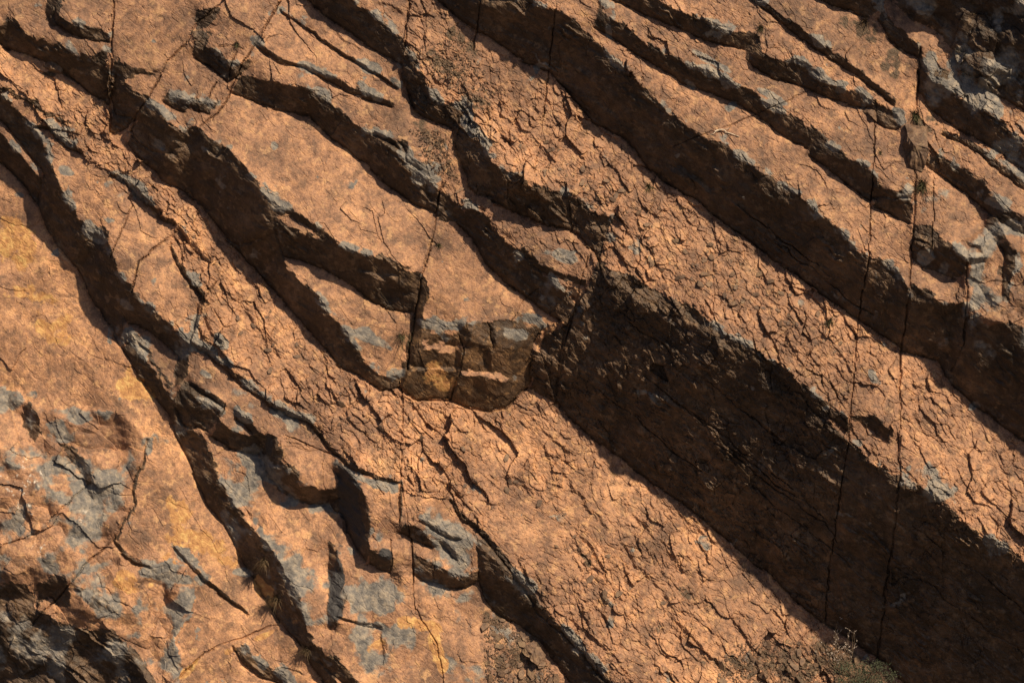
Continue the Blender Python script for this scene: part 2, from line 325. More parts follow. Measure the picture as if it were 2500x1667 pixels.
R('flaky', [(1034, 1146), (1066, 1188), (1090, 1203), (1142, 1253), (1190, 1315), (1237, 1380), (1240, 1402), (1292, 1437), (1340, 1490), (1402, 1566), (1502, 1700)], [(1030, 1152), (1060, 1196), (1084, 1213), (1134, 1264), (1180, 1325), (1226, 1392), (1236, 1412), (1284, 1450), (1333, 1500), (1395, 1576), (1494, 1706)], 0.7, rough=0.15)
for c in ([(1290, 1080), (1345, 1150), (1395, 1215)], [(1318, 1210), (1360, 1262), (1402, 1330)], [(1430, 1252), (1500, 1335), (1560, 1400)], [(1520, 1390), (1580, 1450), (1640, 1530)],
          [(1230, 960), (1262, 1000), (1310, 1040)], [(1460, 1180), (1520, 1245), (1580, 1320)], [(1560, 1175), (1590, 1205), (1640, 1245)], [(1000, 1100), (1040, 1112), (1065, 1135)],
          [(1380, 1480), (1420, 1520), (1470, 1590)], [(560, 700), (600, 760), (650, 820)], [(1150, 1092), (1200, 1105), (1225, 1130)], [(1335, 1380), (1352, 1420), (1360, 1455)]):
    R('flaky', c, [(x - 4, y + 5) for x, y in c], 0.9, rough=0.05, mark=False)

# jointed stack top left
T('stack', [(245, 230), (245, 302), (274, 335), (310, 360), (353, 392), (364, 414), (428, 443), (470, 470), (560, 400), (450, 284), (480, 240), (560, 150), (420, 150), (300, 150)])
R('stack', [(268, 172), (288, 186), (318, 214), (338, 216), (340, 232), (318, 262)], [(252, 222), (256, 250), (262, 262), (290, 268), (306, 272), (312, 270)], 0.95)
R('stack', [(256, 224), (278, 240), (302, 258), (330, 264)], [(248, 300), (262, 306), (285, 292), (306, 276)], 0.9)
R('stack', [(342, 232), (360, 246), (382, 266), (400, 281), (418, 290), (440, 298)], [(296, 300), (310, 322), (335, 338), (355, 348), (378, 352), (395, 350)], 0.9)
R('stack', [(300, 305), (330, 322), (372, 336), (400, 352), (440, 330), (470, 345)], [(290, 330), (310, 360), (353, 392), (364, 414), (428, 443), (475, 480)], 1.0, rough=0.25)
F('stack', [(372, 340), (392, 344), (414, 368), (405, 375), (380, 362)], (0.3, 0.6), 0.2, rough=0.1)
F('stack', [(400, 320), (440, 308), (438, 325), (412, 338)], (0.3, 0.6), 0.1, rough=0.2)

# nose, smooth slab
T('nose', [(504, 533), (529, 565), (576, 611), (623, 665), (666, 715), (720, 776), (749, 805), (775, 841), (839, 873), (875, 899), (911, 888), (945, 830), (975, 700), (944, 620), (640, 440)])
R('nose', [(540, 560), (580, 520), (637, 528), (660, 560), (645, 585), (652, 607), (684, 639), (724, 679), (767, 729), (803, 773), (812, 790)], [(504, 533), (529, 565), (555, 590), (576, 611), (600, 640), (623, 665), (666, 715), (720, 776), (749, 805), (775, 841)], 1.0, rough=0.1)
R('nose', [(812, 790), (825, 816), (850, 838), (872, 859), (897, 870), (922, 855)], [(775, 841), (800, 855), (839, 873), (860, 888), (875, 899), (911, 888)], 0.8, rough=0.12)
T('smooth', [(430, 300), (450, 284), (493, 324), (526, 342), (558, 385), (590, 414), (612, 450), (635, 472), (660, 478), (684, 486), (727, 518), (753, 539), (803, 575), (865, 589), (933, 618), (969, 625), (990, 560), (1010, 470), (955, 400), (850, 250), (533, 190), (470, 230)])
R('smooth', [(430, 300), (450, 284), (493, 324), (526, 342), (558, 385), (590, 414), (612, 450), (638, 474)], [(420, 440), (445, 462), (461, 475), (485, 507), (504, 533), (522, 548), (545, 565), (600, 545)], 1.05, rough=0.2)
R('smooth', [(638, 474), (660, 478), (684, 486), (727, 518), (753, 539), (803, 575), (845, 585)], [(634, 530), (650, 588), (684, 596), (753, 625), (807, 654), (840, 682), (854, 693)], 1.0, rough=0.07)
R('smooth', [(845, 585), (865, 589), (880, 584), (933, 618), (969, 625)], [(854, 693), (875, 703), (904, 711), (925, 716), (948, 716)], 0.95, rough=0.25)
F('smooth', [(830, 622), (870, 626), (920, 632), (915, 642), (870, 640), (832, 630)], (0.4, 0.7), 0.2, rough=0.1)
F('smooth', [(640, 500), (652, 490), (690, 510), (735, 545), (725, 546), (690, 530), (655, 520)], (0.3, 0.4), 0.05, cls=0)

# square central block
T('block', [(1003, 470), (990, 560), (976, 604), (969, 636), (987, 657), (990, 679), (972, 708), (965, 760), (1048, 770), (1246, 747), (1290, 740), (1270, 720), (1120, 500), (1060, 440)])
F('block', [(969, 630), (987, 655), (990, 680), (972, 708), (969, 737), (962, 790), (948, 850), (942, 888), (916, 892), (922, 850), (936, 780), (946, 716), (958, 670)], (-1, -0.3), 1.0, rough=0.120)
F('block', [(969, 737), (1048, 748), (1090, 735), (1145, 733), (1196, 729), (1214, 722), (1250, 747), (1228, 790), (1210, 891), (1185, 913), (1160, 938), (1124, 945), (1077, 938), (1030, 918), (951, 917), (920, 892), (944, 850), (960, 790)], (0.05, -1), 0.78, rough=0.096)
F('block', [(980, 742), (1048, 752), (1046, 768), (990, 764)], (0.1, 0.6), 0.15, cls=0, rough=0.060)
F('block', [(975, 764), (1046, 768), (1056, 788), (1010, 782), (966, 778)], (-0.2, -1), 0.55, rough=0.120)
F('block', [(972, 786), (1060, 796), (1048, 812), (968, 800)], (0.0, 0.4), 0.1, cls=0, rough=0.090)
F('block', [(1048, 746), (1086, 764), (1082, 785), (1066, 800), (1056, 790), (1052, 768)], (-0.8, -0.6), 1.3, rough=0.060)
F('block', [(1085, 738), (1117, 735), (1122, 790), (1084, 787)], (0.4, 0.1), 0.12, rough=0.036)
F('block', [(1117, 736), (1126, 742), (1140, 775), (1138, 798), (1124, 780)], (-1, -0.2), 1.3, rough=0.060)
F('block', [(1140, 736), (1196, 730), (1236, 735), (1248, 746), (1228, 760), (1192, 806), (1140, 803)], (0.5, -0.1), 0.22, rough=0.048)
F('block', [(1196, 731), (1214, 722), (1240, 744), (1226, 752), (1200, 742)], (0.3, 0.6), 0.1, cls=0)
F('block', [(975, 812), (1055, 818), (1064, 830), (1050, 846), (975, 842)], (0.2, -1), 0.62, rough=0.072)
F('block', [(1040, 806), (1062, 802), (1058, 845), (1046, 830)], (0.6, -0.2), 0.3, rough=0.060)
F('block', [(1066, 798), (1118, 796), (1115, 846), (1062, 840)], (0.15, -0.8), 0.50, rough=0.042)
F('block', [(1119, 800), (1136, 806), (1133, 848), (1117, 846)], (-1, -0.4), 1.3, rough=0.030)
F('block', [(1138, 806), (1162, 808), (1168, 862), (1140, 842)], (0.1, -1), 0.55, rough=0.060)
F('block', [(940, 840), (1048, 848), (1046, 856), (945, 850)], (0.3, 0.9), 0.3, cls=0, rough=0.030)
F('block', [(945, 850), (1046, 857), (1032, 918), (951, 918)], (0.1, -1), 0.66, rough=0.084)
F('block', [(1060, 850), (1120, 852), (1164, 866), (1155, 878), (1100, 866), (1058, 860)], (0.3, 0.9), 0.3, cls=0, rough=0.030)
F('block', [(1046, 862), (1100, 867), (1155, 879), (1150, 930), (1124, 945), (1077, 938), (1036, 916)], (-0.15, -1), 0.95, rough=0.072)
F('block', [(1164, 868), (1192, 812), (1228, 790), (1212, 891), (1187, 913), (1160, 938), (1150, 928), (1156, 880)], (0.75, -0.5), 0.40, rough=0.048)
F('block', [(1048, 800), (1064, 800), (1062, 850), (1036, 918), (1026, 918), (1052, 845)], (-1, -0.3), 1.0, rough=0.030)
K([(911, 890), (951, 920), (1030, 921), (1077, 941), (1124, 948), (1160, 941), (1186, 915), (1211, 893)], 4, 12)
BASE.append([(911, 888), (951, 917), (1030, 918), (1077, 938), (1124, 945), (1160, 938), (1185, 913), (1210, 891)])
CREST.append([(969, 737), (1048, 748), (1090, 735), (1145, 733), (1196, 729), (1214, 722), (1246, 747)])

# shaded ledge above the block
T('mid', [(1045, 505), (1084, 546), (1113, 603), (1167, 654), (1210, 683), (1257, 722), (1290, 740), (1345, 690), (1380, 570), (1320, 500), (1120, 420), (1050, 280), (930, 190), (860, 240), (920, 370), (1005, 440), (1003, 490)])
R('mid', [(1072, 470), (1090, 478), (1117, 499), (1145, 546), (1174, 567), (1217, 600), (1228, 625), (1264, 636), (1297, 668), (1332, 708)], [(1050, 512), (1062, 531), (1084, 546), (1113, 603), (1140, 630), (1167, 654), (1210, 683), (1235, 704), (1257, 722), (1286, 736)], 1.0, rough=0.16)
R('mid', [(1130, 505), (1150, 525), (1180, 538), (1192, 530)], [(1128, 512), (1146, 536), (1178, 552), (1186, 545)], 1.0, rough=0.15, mark=False)
R('mid', [(1195, 570), (1220, 582), (1240, 606), (1300, 630), (1345, 638)], [(1192, 576), (1215, 594), (1236, 618), (1296, 642), (1340, 650)], 0.7, rough=0.3, mark=False)
R('mid', [(1010, 440), (1040, 462), (1070, 490)], [(1003, 500), (1030, 505), (1060, 512)], 0.6, rough=0.35, mark=False)

# shelf, thin plate, upper ledges
T('shelf', [(533, 216), (554, 173), (580, 110), (600, 100), (760, 160), (900, 230), (1040, 300), (1010, 430), (1005, 470), (955, 472), (897, 432), (839, 378), (793, 342), (749, 310), (713, 266), (630, 252)])
R('shelf', [(550, 178), (567, 173), (583, 173), (620, 186), (670, 202), (731, 216), (749, 223)], [(533, 216), (555, 222), (576, 230), (600, 240), (630, 252), (680, 262), (713, 268)], 0.75, rough=0.2)
R('shelf', [(749, 223), (775, 248), (796, 274), (850, 306), (879, 331), (926, 360), (969, 407), (1000, 422), (1019, 439)], [(713, 268), (740, 298), (793, 342), (839, 378), (868, 406), (897, 432), (955, 472), (978, 480), (1001, 488)], 1.0, rough=0.1)
F('shelf', [(972, 418), (984, 430), (988, 465), (975, 470), (968, 440)], (0.5, 0.1), 0.3, rough=0.1)
R('shelf', [(858, 305), (880, 312), (908, 320), (922, 336)], [(856, 313), (878, 322), (904, 332), (918, 346)], 0.9, rough=0.1)
R('shelf', [(922, 322), (938, 324), (944, 360), (975, 385)], [(914, 326), (928, 340), (934, 372), (965, 395)], 0.8, rough=0.15)
F('shelf', [(958, 380), (975, 372), (1002, 378), (1003, 405), (980, 414)], (-0.1, 0.2), 0.2, rough=0.1)
T('tile', [(560, 160), (600, 101), (594, 101), (634, 133), (677, 143), (720, 160), (792, 195), (850, 216), (908, 241), (930, 235), (930, 180), (911, 148), (847, 108), (756, 40), (698, -10), (650, 0), (620, 60)])
R('tile', [(594, 97), (634, 130), (660, 146), (680, 143), (720, 158), (792, 192), (850, 216), (908, 238)], [(592, 108), (628, 140), (656, 153), (677, 150), (715, 167), (786, 207), (840, 229), (901, 248)], 1.0, rough=0.08)
R('tile', [(648, 24), (702, 60), (756, 100), (796, 129), (861, 165), (915, 201)], [(645, 28), (699, 65), (752, 106), (792, 135), (857, 171), (911, 206)], 0.9, rough=0.04)
R('tile', [(775, 66), (782, 92), (810, 102), (840, 122)], [(771, 70), (778, 97), (806, 107), (836, 127)], 0.5, rough=0.05, mark=False)
K([(672, 40), (690, 62), (715, 85), (722, 90)], 2, 4)

# top left: tall slab, chunks, corner
T('tall', [(262, -150), (259, 72), (257, 150), (266, 172), (290, 186), (318, 214), (340, 220), (385, 144), (432, 101), (450, 58), (520, 10), (520, -150)])
R('tall', [(268, 133), (290, 152), (312, 158), (345, 165), (380, 160)], [(262, 170), (284, 178), (312, 176), (345, 172), (376, 166)], 0.35, rough=0.2, mark=False)
T('chunk', [(340, 222), (385, 144), (432, 101), (450, 58), (520, 10), (550, -150), (700, -150), (648, 0), (620, 60), (594, 101), (553, 175), (533, 216), (500, 240), (450, 284), (425, 300), (390, 285), (360, 246)])
R('chunk', [(450, 95), (470, 100), (479, 112), (500, 125), (525, 140), (560, 150), (584, 136)], [(446, 137), (462, 146), (478, 152), (500, 170), (522, 191), (545, 182), (555, 172)], 1.0, rough=0.15)
F('chunk', [(440, 75), (462, 64), (488, 84), (480, 108), (446, 92)], (0.2, 0.5), 0.1, rough=0.15)
F('chunk', [(455, 30), (500, 22), (503, 48), (470, 70), (448, 66)], (-0.7, -0.5), 0.8, rough=0.2)
R('chunk', [(389, 192), (382, 216), (408, 224), (432, 231), (446, 230)], [(374, 234), (390, 246), (405, 252), (418, 257), (425, 258)], 0.9)
R('chunk', [(446, 228), (470, 236), (497, 238)], [(438, 250), (460, 260), (480, 264)], 0.8, rough=0.25)
K([(500, 190), (470, 240), (455, 262)], 2.5, 6); K([(545, 118), (535, 150), (526, 180)], 2.5, 6); K([(505, 110), (540, 108), (560, 115)], 2, 5)
T('corner', [(-200, -150), (256, -150), (258, 100), (252, 130), (248, 240), (245, 240), (202, 212), (133, 166), (86, 130), (47, 119), (11, 108), (-200, 20)])
R('corner', [(-200, -20), (5, 62), (25, 34), (47, 65), (65, 78), (83, 94), (86, 106), (101, 86), (126, 104), (138, 98), (143, 92), (162, 119), (180, 128), (202, 133), (216, 130), (250, 113)],
  [(-200, 40), (-5, 100), (11, 112), (30, 118), (47, 121), (66, 126), (86, 132), (95, 140), (110, 150), (133, 160), (150, 172), (170, 188), (202, 212), (222, 222), (234, 230), (247, 240)], 1.0, rough=0.2)
T('pillow', [(140, -150), (137, 36), (191, 65), (230, 72), (257, 76), (262, -150)])
R('pillow', [(146, 4), (140, 25), (140, 40), (165, 52), (191, 65), (205, 74), (230, 75), (256, 78)], [(128, 20), (128, 45), (142, 66), (173, 86), (190, 90), (210, 94), (232, 96), (255, 98)], 1.0, rough=0.12)
F('corner', [(110, -20), (145, -20), (140, 60), (120, 66), (105, 30)], (-0.9, -0.2), 0.7, rough=0.2)

T('upper', [(640, -150), (698, -20), (756, 47), (800, 72), (847, 108), (911, 148), (925, 150), (928, 100), (945, 0), (945, -150)])
R('upper', [(700, -70), (800, 0), (850, 29), (875, 47), (897, 68), (912, 82), (926, 97)], [(620, -70), (702, -5), (753, 44), (800, 75), (847, 110), (880, 130), (920, 152)], 1.0, rough=0.14)
R('upper', [(880, 4), (905, 16), (928, 28)], [(876, 12), (900, 25), (922, 38)], 0.8, rough=0.2, mark=False)

# greatest ledge
great_mid = [(922, 173), (940, 216), (955, 263), (1019, 288), (1041, 299), (1052, 360), (1070, 403), (1077, 432), (1131, 468), (1199, 497), (1257, 518), (1311, 529)]
T('great', [(945, -150), (945, 0), (926, 112), (922, 173)] + great_mid + [(1345, 553), (1372, 600), (1329, 708), (1290, 740), (1275, 927), (1329, 981), (1437, 1063), (1505, 1116), (1577, 1166), (1656, 1227), (1735, 1299), (1779, 1328), (1829, 1382), (1901, 1443), (1948, 1465), (2002, 1504), (2042, 1525), (2062, 1110), (2062, 800), (1600, 380), (1100, -50), (1000, -150)])
R('great', [(928, 106), (948, 122), (957, 138), (953, 158), (973, 180), (983, 209), (1027, 238), (1059, 245), (1072, 232)], [(922, 150), (922, 173), (930, 195), (940, 216), (948, 240), (955, 263), (1000, 284), (1019, 288), (1041, 299)], 1.0, rough=0.2)
R('great', [(1072, 228), (1081, 252), (1070, 281), (1091, 310), (1120, 328), (1124, 360), (1142, 382), (1160, 395), (1185, 403), (1199, 418)], [(1040, 299), (1046, 330), (1052, 360), (1060, 385), (1070, 403), (1076, 432), (1098, 448), (1110, 450), (1125, 448), (1135, 450)], 0.95, rough=0.28)
R('great', [(1199, 418), (1235, 432), (1271, 446), (1275, 438), (1290, 445), (1315, 457), (1343, 468), (1365, 486), (1401, 500), (1412, 493)], [(1130, 460), (1165, 482), (1199, 497), (1257, 518), (1280, 522), (1311, 529), (1330, 542), (1345, 560), (1365, 582), (1372, 600)], 1.15, rough=0.15)
F('great', [(1275, 442), (1300, 452), (1330, 470), (1325, 500), (1295, 505), (1272, 490)], (0.1, -0.7), 0.7, rough=0.2)
F('great', [(1360, 510), (1392, 516), (1378, 542), (1366, 528)], (0.5, 0.4), 0.3, cls=1, rough=0.05)
R('great', [(1400, 530), (1388, 565), (1374, 598), (1412, 621), (1440, 632), (1473, 643), (1500, 660), (1527, 680), (1563, 693), (1613, 729), (1660, 765), (1707, 791)],
  [(1335, 700), (1300, 745), (1290, 800), (1282, 860), (1275, 927), (1300, 955), (1329, 981), (1383, 1025), (1437, 1063), (1470, 1090), (1505, 1116), (1540, 1140)], 0.95, rough=0.12)
R('great', [(1707, 791), (1740, 805), (1757, 816), (1785, 838), (1811, 859), (1840, 888), (1872, 913), (1905, 931), (1930, 950), (1948, 968)],
  [(1540, 1140), (1577, 1166), (1620, 1198), (1656, 1227), (1700, 1265), (1735, 1299), (1779, 1328), (1829, 1382), (1865, 1412), (1908, 1447)], 0.95, rough=0.10)
T('notch', [(1950, 880), (2062, 880), (2062, 1100), (2042, 1528), (1908, 1450), (1945, 985)])
R('notch', [(1930, 985), (1960, 1020), (1991, 1047), (2020, 1066), (2045, 1080), (2060, 1090)], [(1908, 1447), (1930, 1456), (1948, 1467), (1975, 1486), (2002, 1506), (2040, 1528)], 0.95, rough=0.22)
F('great', [(1300, 745), (1330, 720), (1300, 800), (1292, 880), (1275, 927), (1217, 893), (1225, 830), (1258, 765)], (-0.75, -0.65), 1.0, rough=0.14)
R('great', [(1228, 800), (1262, 815), (1288, 838)], [(1224, 812), (1258, 828), (1284, 850)], 0.3, rough=0.1, mark=False)
F('great', [(1225, 850), (1284, 850), (1280, 885), (1222, 880)], (-0.3, -0.9), 1.0, rough=0.1)
# notch between the two joints
F('notch', [(1951, 930), (2040, 938), (2038, 956), (1951, 952)], (0.3, 0.5), 0.1, cls=0, rough=0.1)
F('notch', [(1950, 952), (2000, 954), (2040, 985), (2044, 1014), (2004, 996), (1975, 970)], (-0.7, -0.8), 1.2, rough=0.06)
F('notch', [(1948, 962), (1975, 972), (2004, 998), (2047, 1016), (2046, 1072), (2010, 1046), (1960, 1000), (1948, 985)], (0.3, 0.5), 0.12, cls=0, rough=0.06)
F('great', [(1880, 945), (1910, 962), (1950, 1000), (2000, 1048), (2050, 1082), (2046, 1090), (1990, 1056), (1930, 1004)], (0.2, 0.5), 0.1, cls=0, rough=0.15)
F('great', [(1905, 931), (1948, 960), (1948, 985), (1925, 975), (1895, 945)], (-0.6, -0.8), 1.1, rough=0.1)
F('great', [(1752, 830), (1770, 860), (1800, 900), (1830, 915), (1868, 925), (1850, 900), (1811, 859), (1775, 825)], (-0.7, -0.7), 1.25, rough=0.05)
F('great', [(1735, 835), (1752, 832), (1772, 870), (1790, 910), (1775, 908), (1752, 870)], (0.6, -0.2), 0.35, rough=0.15)
F('great', [(1480, 650), (1540, 690), (1620, 745), (1680, 800), (1672, 806), (1610, 760), (1530, 705), (1470, 660)], (0.4, 0.3), 0.2, rough=0.35)
F('great', [(1415, 640), (1470, 668), (1530, 715), (1600, 770), (1592, 776), (1525, 728), (1460, 682), (1410, 650)], (0.3, 0.2), 0.15, rough=0.3)
# slab right of the long joint, over the lower right wall
T('wall', [(2062, 1108), (2060, 800), (2146, 827), (2164, 863), (2189, 891), (2243, 935), (2297, 974), (2352, 1017), (2560, 1150), (2560, 1700), (2060, 1700), (2042, 1525)])
R('wall', [(2063, 1108), (2095, 1112), (2125, 1130), (2153, 1148), (2203, 1191), (2239, 1227), (2260, 1232), (2283, 1236), (2320, 1266), (2352, 1292), (2440, 1360), (2560, 1440)],
  [(2042, 1528), (2056, 1546), (2070, 1562), (2100, 1590), (2140, 1625), (2200, 1680), (2260, 1735), (2320, 1780), (2400, 1840), (2460, 1880), (2520, 1940), (2600, 2000)], 0.95, rough=0.14)
F('wall', [(2115, 1040), (2140, 1052), (2132, 1075), (2150, 1100), (2120, 1090), (2100, 1062)], (-0.8, -0.5), 1.0, rough=0.2)
F('wall', [(2165, 1090), (2200, 1120), (2215, 1150), (2190, 1140)], (-0.6, -0.7), 0.9, rough=0.2)
F('wall', [(2090, 1045), (2125, 1030), (2185, 1060), (2230, 1110), (2290, 1165), (2352, 1230), (2352, 1290), (2283, 1232), (2239, 1222), (2203, 1186), (2150, 1140), (2100, 1100)], (0.1, 0.3), 0.12, cls=0, rough=0.16)

# second ledge
R3b = [(960, -110), (1000, 5), (1095, 76), (1138, 97), (1199, 144), (1261, 169), (1315, 230), (1365, 284), (1437, 324), (1509, 410), (1600, 464), (1649, 506), (1707, 546), (1779, 603), (1829, 636), (1887, 679), (1959, 729), (2023, 773), (2066, 800)]
R3c = [(1010, -110), (1149, -12), (1203, 8), (1275, 29), (1315, 58), (1343, 76), (1365, 104), (1426, 162), (1455, 191), (1502, 234), (1545, 274), (1599, 317), (1656, 331), (1692, 364), (1750, 407), (1793, 428), (1847, 468), (1861, 500), (1894, 506), (1926, 542), (1955, 567), (1980, 597), (2010, 592), (2049, 618), (2078, 672)]
T('second', R3b + [(2080, 680), (2082, 440), (1700, 200), (1365, 40), (1300, -150), (960, -150)])
R('second', R3c[:6], R3b[:8], 1.0, rough=0.18)
R('second', R3c[5:14], R3b[7:13], 0.95, rough=0.13)
R('second', R3c[13:], R3b[12:], 1.0, rough=0.14)
F('second', [(1300, 62), (1318, 60), (1345, 80), (1330, 118), (1310, 112), (1300, 90)], (-0.5, -0.7), 0.65, rough=0.1)
F('second', [(1095, 10), (1150, 0), (1180, 12), (1130, 22), (1100, 20)], (0.2, 0.5), 0.1, rough=0.1)
F('second', [(1536, 392), (1560, 382), (1590, 398), (1640, 440), (1630, 444), (1580, 412)], (0.3, 0.6), 0.2, rough=0.1)
R('second', [(1110, 60), (1180, 84), (1260, 118), (1330, 205), (1420, 268), (1500, 345)], [(1106, 66), (1176, 91), (1254, 126), (1323, 212), (1414, 276), (1495, 352)], 0.5, rough=0.1, mark=False)

# third ledge
R4c = [(1379, 12), (1383, 43), (1426, 61), (1469, 94), (1502, 122), (1541, 140), (1595, 166), (1627, 173), (1671, 198), (1707, 205), (1757, 245), (1771, 248), (1811, 274), (1865, 306), (1872, 326), (1919, 349), (1930, 367), (1966, 382), (1995, 407)]
R4b = [(1362, 72), (1401, 94), (1473, 140), (1545, 184), (1559, 198), (1624, 220), (1692, 248), (1750, 284), (1793, 317), (1843, 346), (1851, 364), (1894, 392), (1944, 436), (1987, 466)]
T('third', R4b + [(1992, 466), (2010, 470), (2045, 499), (2081, 518), (2082, 330), (1990, 240), (1750, 80), (1500, -40), (1300, -150), (1362, 20)])
R('third', R4c[:10], R4b[:8], 1.0, rough=0.08)
R('third', R4c[9:14], R4b[7:10], 1.0, rough=0.08)
R('third', R4c[13:], R4b[10:], 1.0, rough=0.1)
F('third', [(1866, 306), (1890, 322), (1872, 340), (1862, 348), (1855, 345)], (0.2, 0.1), 0.1, rough=0.1)
R('third', [(1995, 407), (2005, 420), (2016, 438), (2045, 446), (2060, 440), (2081, 446)], [(1991, 460), (2004, 462), (2018, 456), (2042, 462), (2062, 458), (2081, 462)], 0.9, rough=0.25)
R('third', [(2010, 458), (2045, 452), (2081, 462)], [(1995, 480), (2045, 500), (2081, 520)], 0.6, rough=0.3)
R('third', [(1505, 128), (1545, 142), (1590, 160)], [(1502, 133), (1541, 147), (1586, 166)], 0.5, rough=0.1, mark=False)
# fourth ledge
T('fourth', [(1395, -10), (1430, 22), (1473, 43), (1545, 72), (1577, 86), (1642, 112), (1699, 119), (1714, 155), (1735, 169), (1779, 191), (1847, 212), (1894, 230), (1937, 248), (1977, 252), (2005, 290), (2050, 300), (2082, 320), (2082, 250), (1900, 130), (1700, -20), (1640, -150), (1395, -150)])
R('fourth', [(1380, -60), (1440, -30), (1505, 3), (1552, 36), (1620, 61), (1667, 76), (1700, 86), (1738, 94)], [(1395, 5), (1430, 22), (1473, 43), (1545, 72), (1577, 86), (1642, 112), (1670, 116), (1700, 122)], 1.0, rough=0.12)
F('fourth', [(1738, 94), (1732, 130), (1712, 150), (1702, 144), (1704, 125)], (-1, -0.1), 0.7, rough=0.1)
R('fourth', [(1735, 124), (1760, 136), (1782, 144), (1815, 148), (1840, 160), (1865, 176)], [(1712, 152), (1722, 164), (1735, 170), (1757, 182), (1779, 191), (1847, 212)], 1.0, rough=0.1)
R('fourth', [(1865, 178), (1876, 194), (1897, 205), (1930, 209), (1962, 220), (1987, 230), (2005, 245)], [(1847, 212), (1870, 224), (1894, 230), (1915, 240), (1937, 248), (1977, 254), (2005, 288)], 1.0, rough=0.1)
R('fourth', [(2005, 245), (2030, 262), (2050, 266), (2056, 290)], [(2005, 288), (2025, 300), (2045, 304), (2054, 300)], 0.9, rough=0.2)
# fifth thin sheet
T('fifth', [(1700, -10), (1757, 40), (1815, 86), (1861, 119), (1908, 151), (1955, 184), (2009, 220), (2050, 262), (2090, 262), (2090, 80), (2010, 30), (1900, -20), (1850, -150), (1600, -150)])
R('fifth', [(1640, -60), (1713, -4), (1771, 31), (1818, 67), (1868, 104), (1908, 132), (1958, 172), (2010, 208), (2045, 245)], [(1632, -55), (1702, 2), (1757, 40), (1813, 87), (1860, 120), (1906, 152), (1953, 184), (2006, 220), (2038, 255)], 1.0, rough=0.15)
# sixth, below the crag
T('sixth', [(1850, -10), (1901, 25), (1940, 32), (1976, 54), (2005, 58), (2045, 115), (2096, 144), (2098, 216), (2092, 262), (2200, 200), (2300, 100), (2200, -150), (1800, -150)])
R('sixth', [(1830, -60), (1912, -20), (1973, 0), (1998, 14), (2012, 28)], [(1780, -50), (1854, 0), (1901, 25), (1940, 34), (1976, 54)], 1.0, rough=0.2)
R('sixth', [(2012, 28), (2020, 47), (2038, 68), (2067, 86), (2092, 112)], [(2005, 58), (2016, 79), (2030, 100), (2045, 115), (2094, 144)], 0.9, rough=0.2)

# right of the long joint: east ledge with the stone's neighbourhood, humps
T('east', [(2082, 240), (2099, 216), (2117, 252), (2171, 295), (2221, 324), (2279, 356), (2352, 410), (2560, 560), (2560, 1150), (2352, 1017), (2297, 974), (2243, 935), (2189, 891), (2164, 863), (2146, 827), (2066, 805), (2076, 680)])
R('east', [(2080, 650), (2117, 672), (2149, 700), (2170, 706), (2196, 690)], [(2064, 805), (2090, 812), (2115, 818), (2146, 827), (2164, 855)], 1.0, rough=0.2)
R('east', [(2196, 690), (2203, 722), (2225, 735), (2254, 747), (2280, 742), (2304, 733), (2352, 773), (2560, 920)], [(2160, 850), (2164, 863), (2189, 891), (2243, 935), (2270, 955), (2297, 974), (2352, 1017), (2560, 1160)], 1.0, rough=0.13)
R('east', [(2117, 360), (2146, 364), (2178, 382), (2211, 396), (2239, 418), (2254, 446), (2275, 472), (2315, 497), (2352, 518), (2560, 640)], [(2110, 382), (2146, 407), (2189, 436), (2225, 468), (2240, 480), (2247, 486), (2272, 502), (2297, 520), (2352, 548), (2560, 690)], 1.0, rough=0.22)
F('hump', [(2253, 490), (2300, 520), (2352, 548), (2560, 690), (2560, 900), (2352, 760), (2304, 728), (2254, 742), (2225, 730), (2200, 690), (2205, 640), (2215, 600), (2190, 560), (2240, 530)], (0.5, 0.6), 0.12, cls=0, rough=0.42)
F('hump', [(2254, 490), (2275, 500), (2290, 535), (2300, 545), (2280, 552), (2258, 540), (2248, 515)], (-0.9, -0.4), 1.0, rough=0.2)
F('east', [(2083, 520), (2136, 530), (2138, 552), (2132, 572), (2096, 576), (2085, 556)], (0.1, -0.5), 0.25, rough=0.12)
F('east', [(2083, 560), (2100, 577), (2132, 572), (2138, 546), (2165, 566), (2206, 610), (2200, 634), (2176, 640), (2100, 612), (2084, 600)], (-0.5, -0.85), 1.15, rough=0.25)
F('east', [(2162, 551), (2231, 564), (2242, 588), (2209, 600), (2176, 570)], (0.4, 0.7), 0.2, cls=0, rough=0.08)
R('east', [(2174, 570), (2209, 601), (2244, 590)], [(2168, 580), (2204, 614), (2246, 604)], 1.2, rough=0.15)
F('east', [(2099, 613), (2171, 633), (2178, 653), (2175, 697), (2149, 692), (2133, 676), (2099, 645)], (0.4, 0.7), 0.2, cls=0, rough=0.10)
K([(2203, 606), (2207, 650), (2206, 700), (2200, 780)], 3, 12)
F('hump', [(2278, 608), (2300, 620), (2312, 670), (2300, 690), (2280, 660)], (-0.9, -0.4), 1.2, rough=0.25)
F('hump', [(2204, 690), (2215, 640), (2250, 620), (2300, 640), (2330, 700), (2304, 730), (2254, 745), (2206, 722)], (-0.1, 0.3), 0.1, cls=0, rough=0.35)
R('hump', [(2300, 560), (2320, 590), (2310, 640), (2300, 690)], [(2280, 565), (2295, 600), (2285, 650), (2285, 690)], 0.9, rough=0.3)
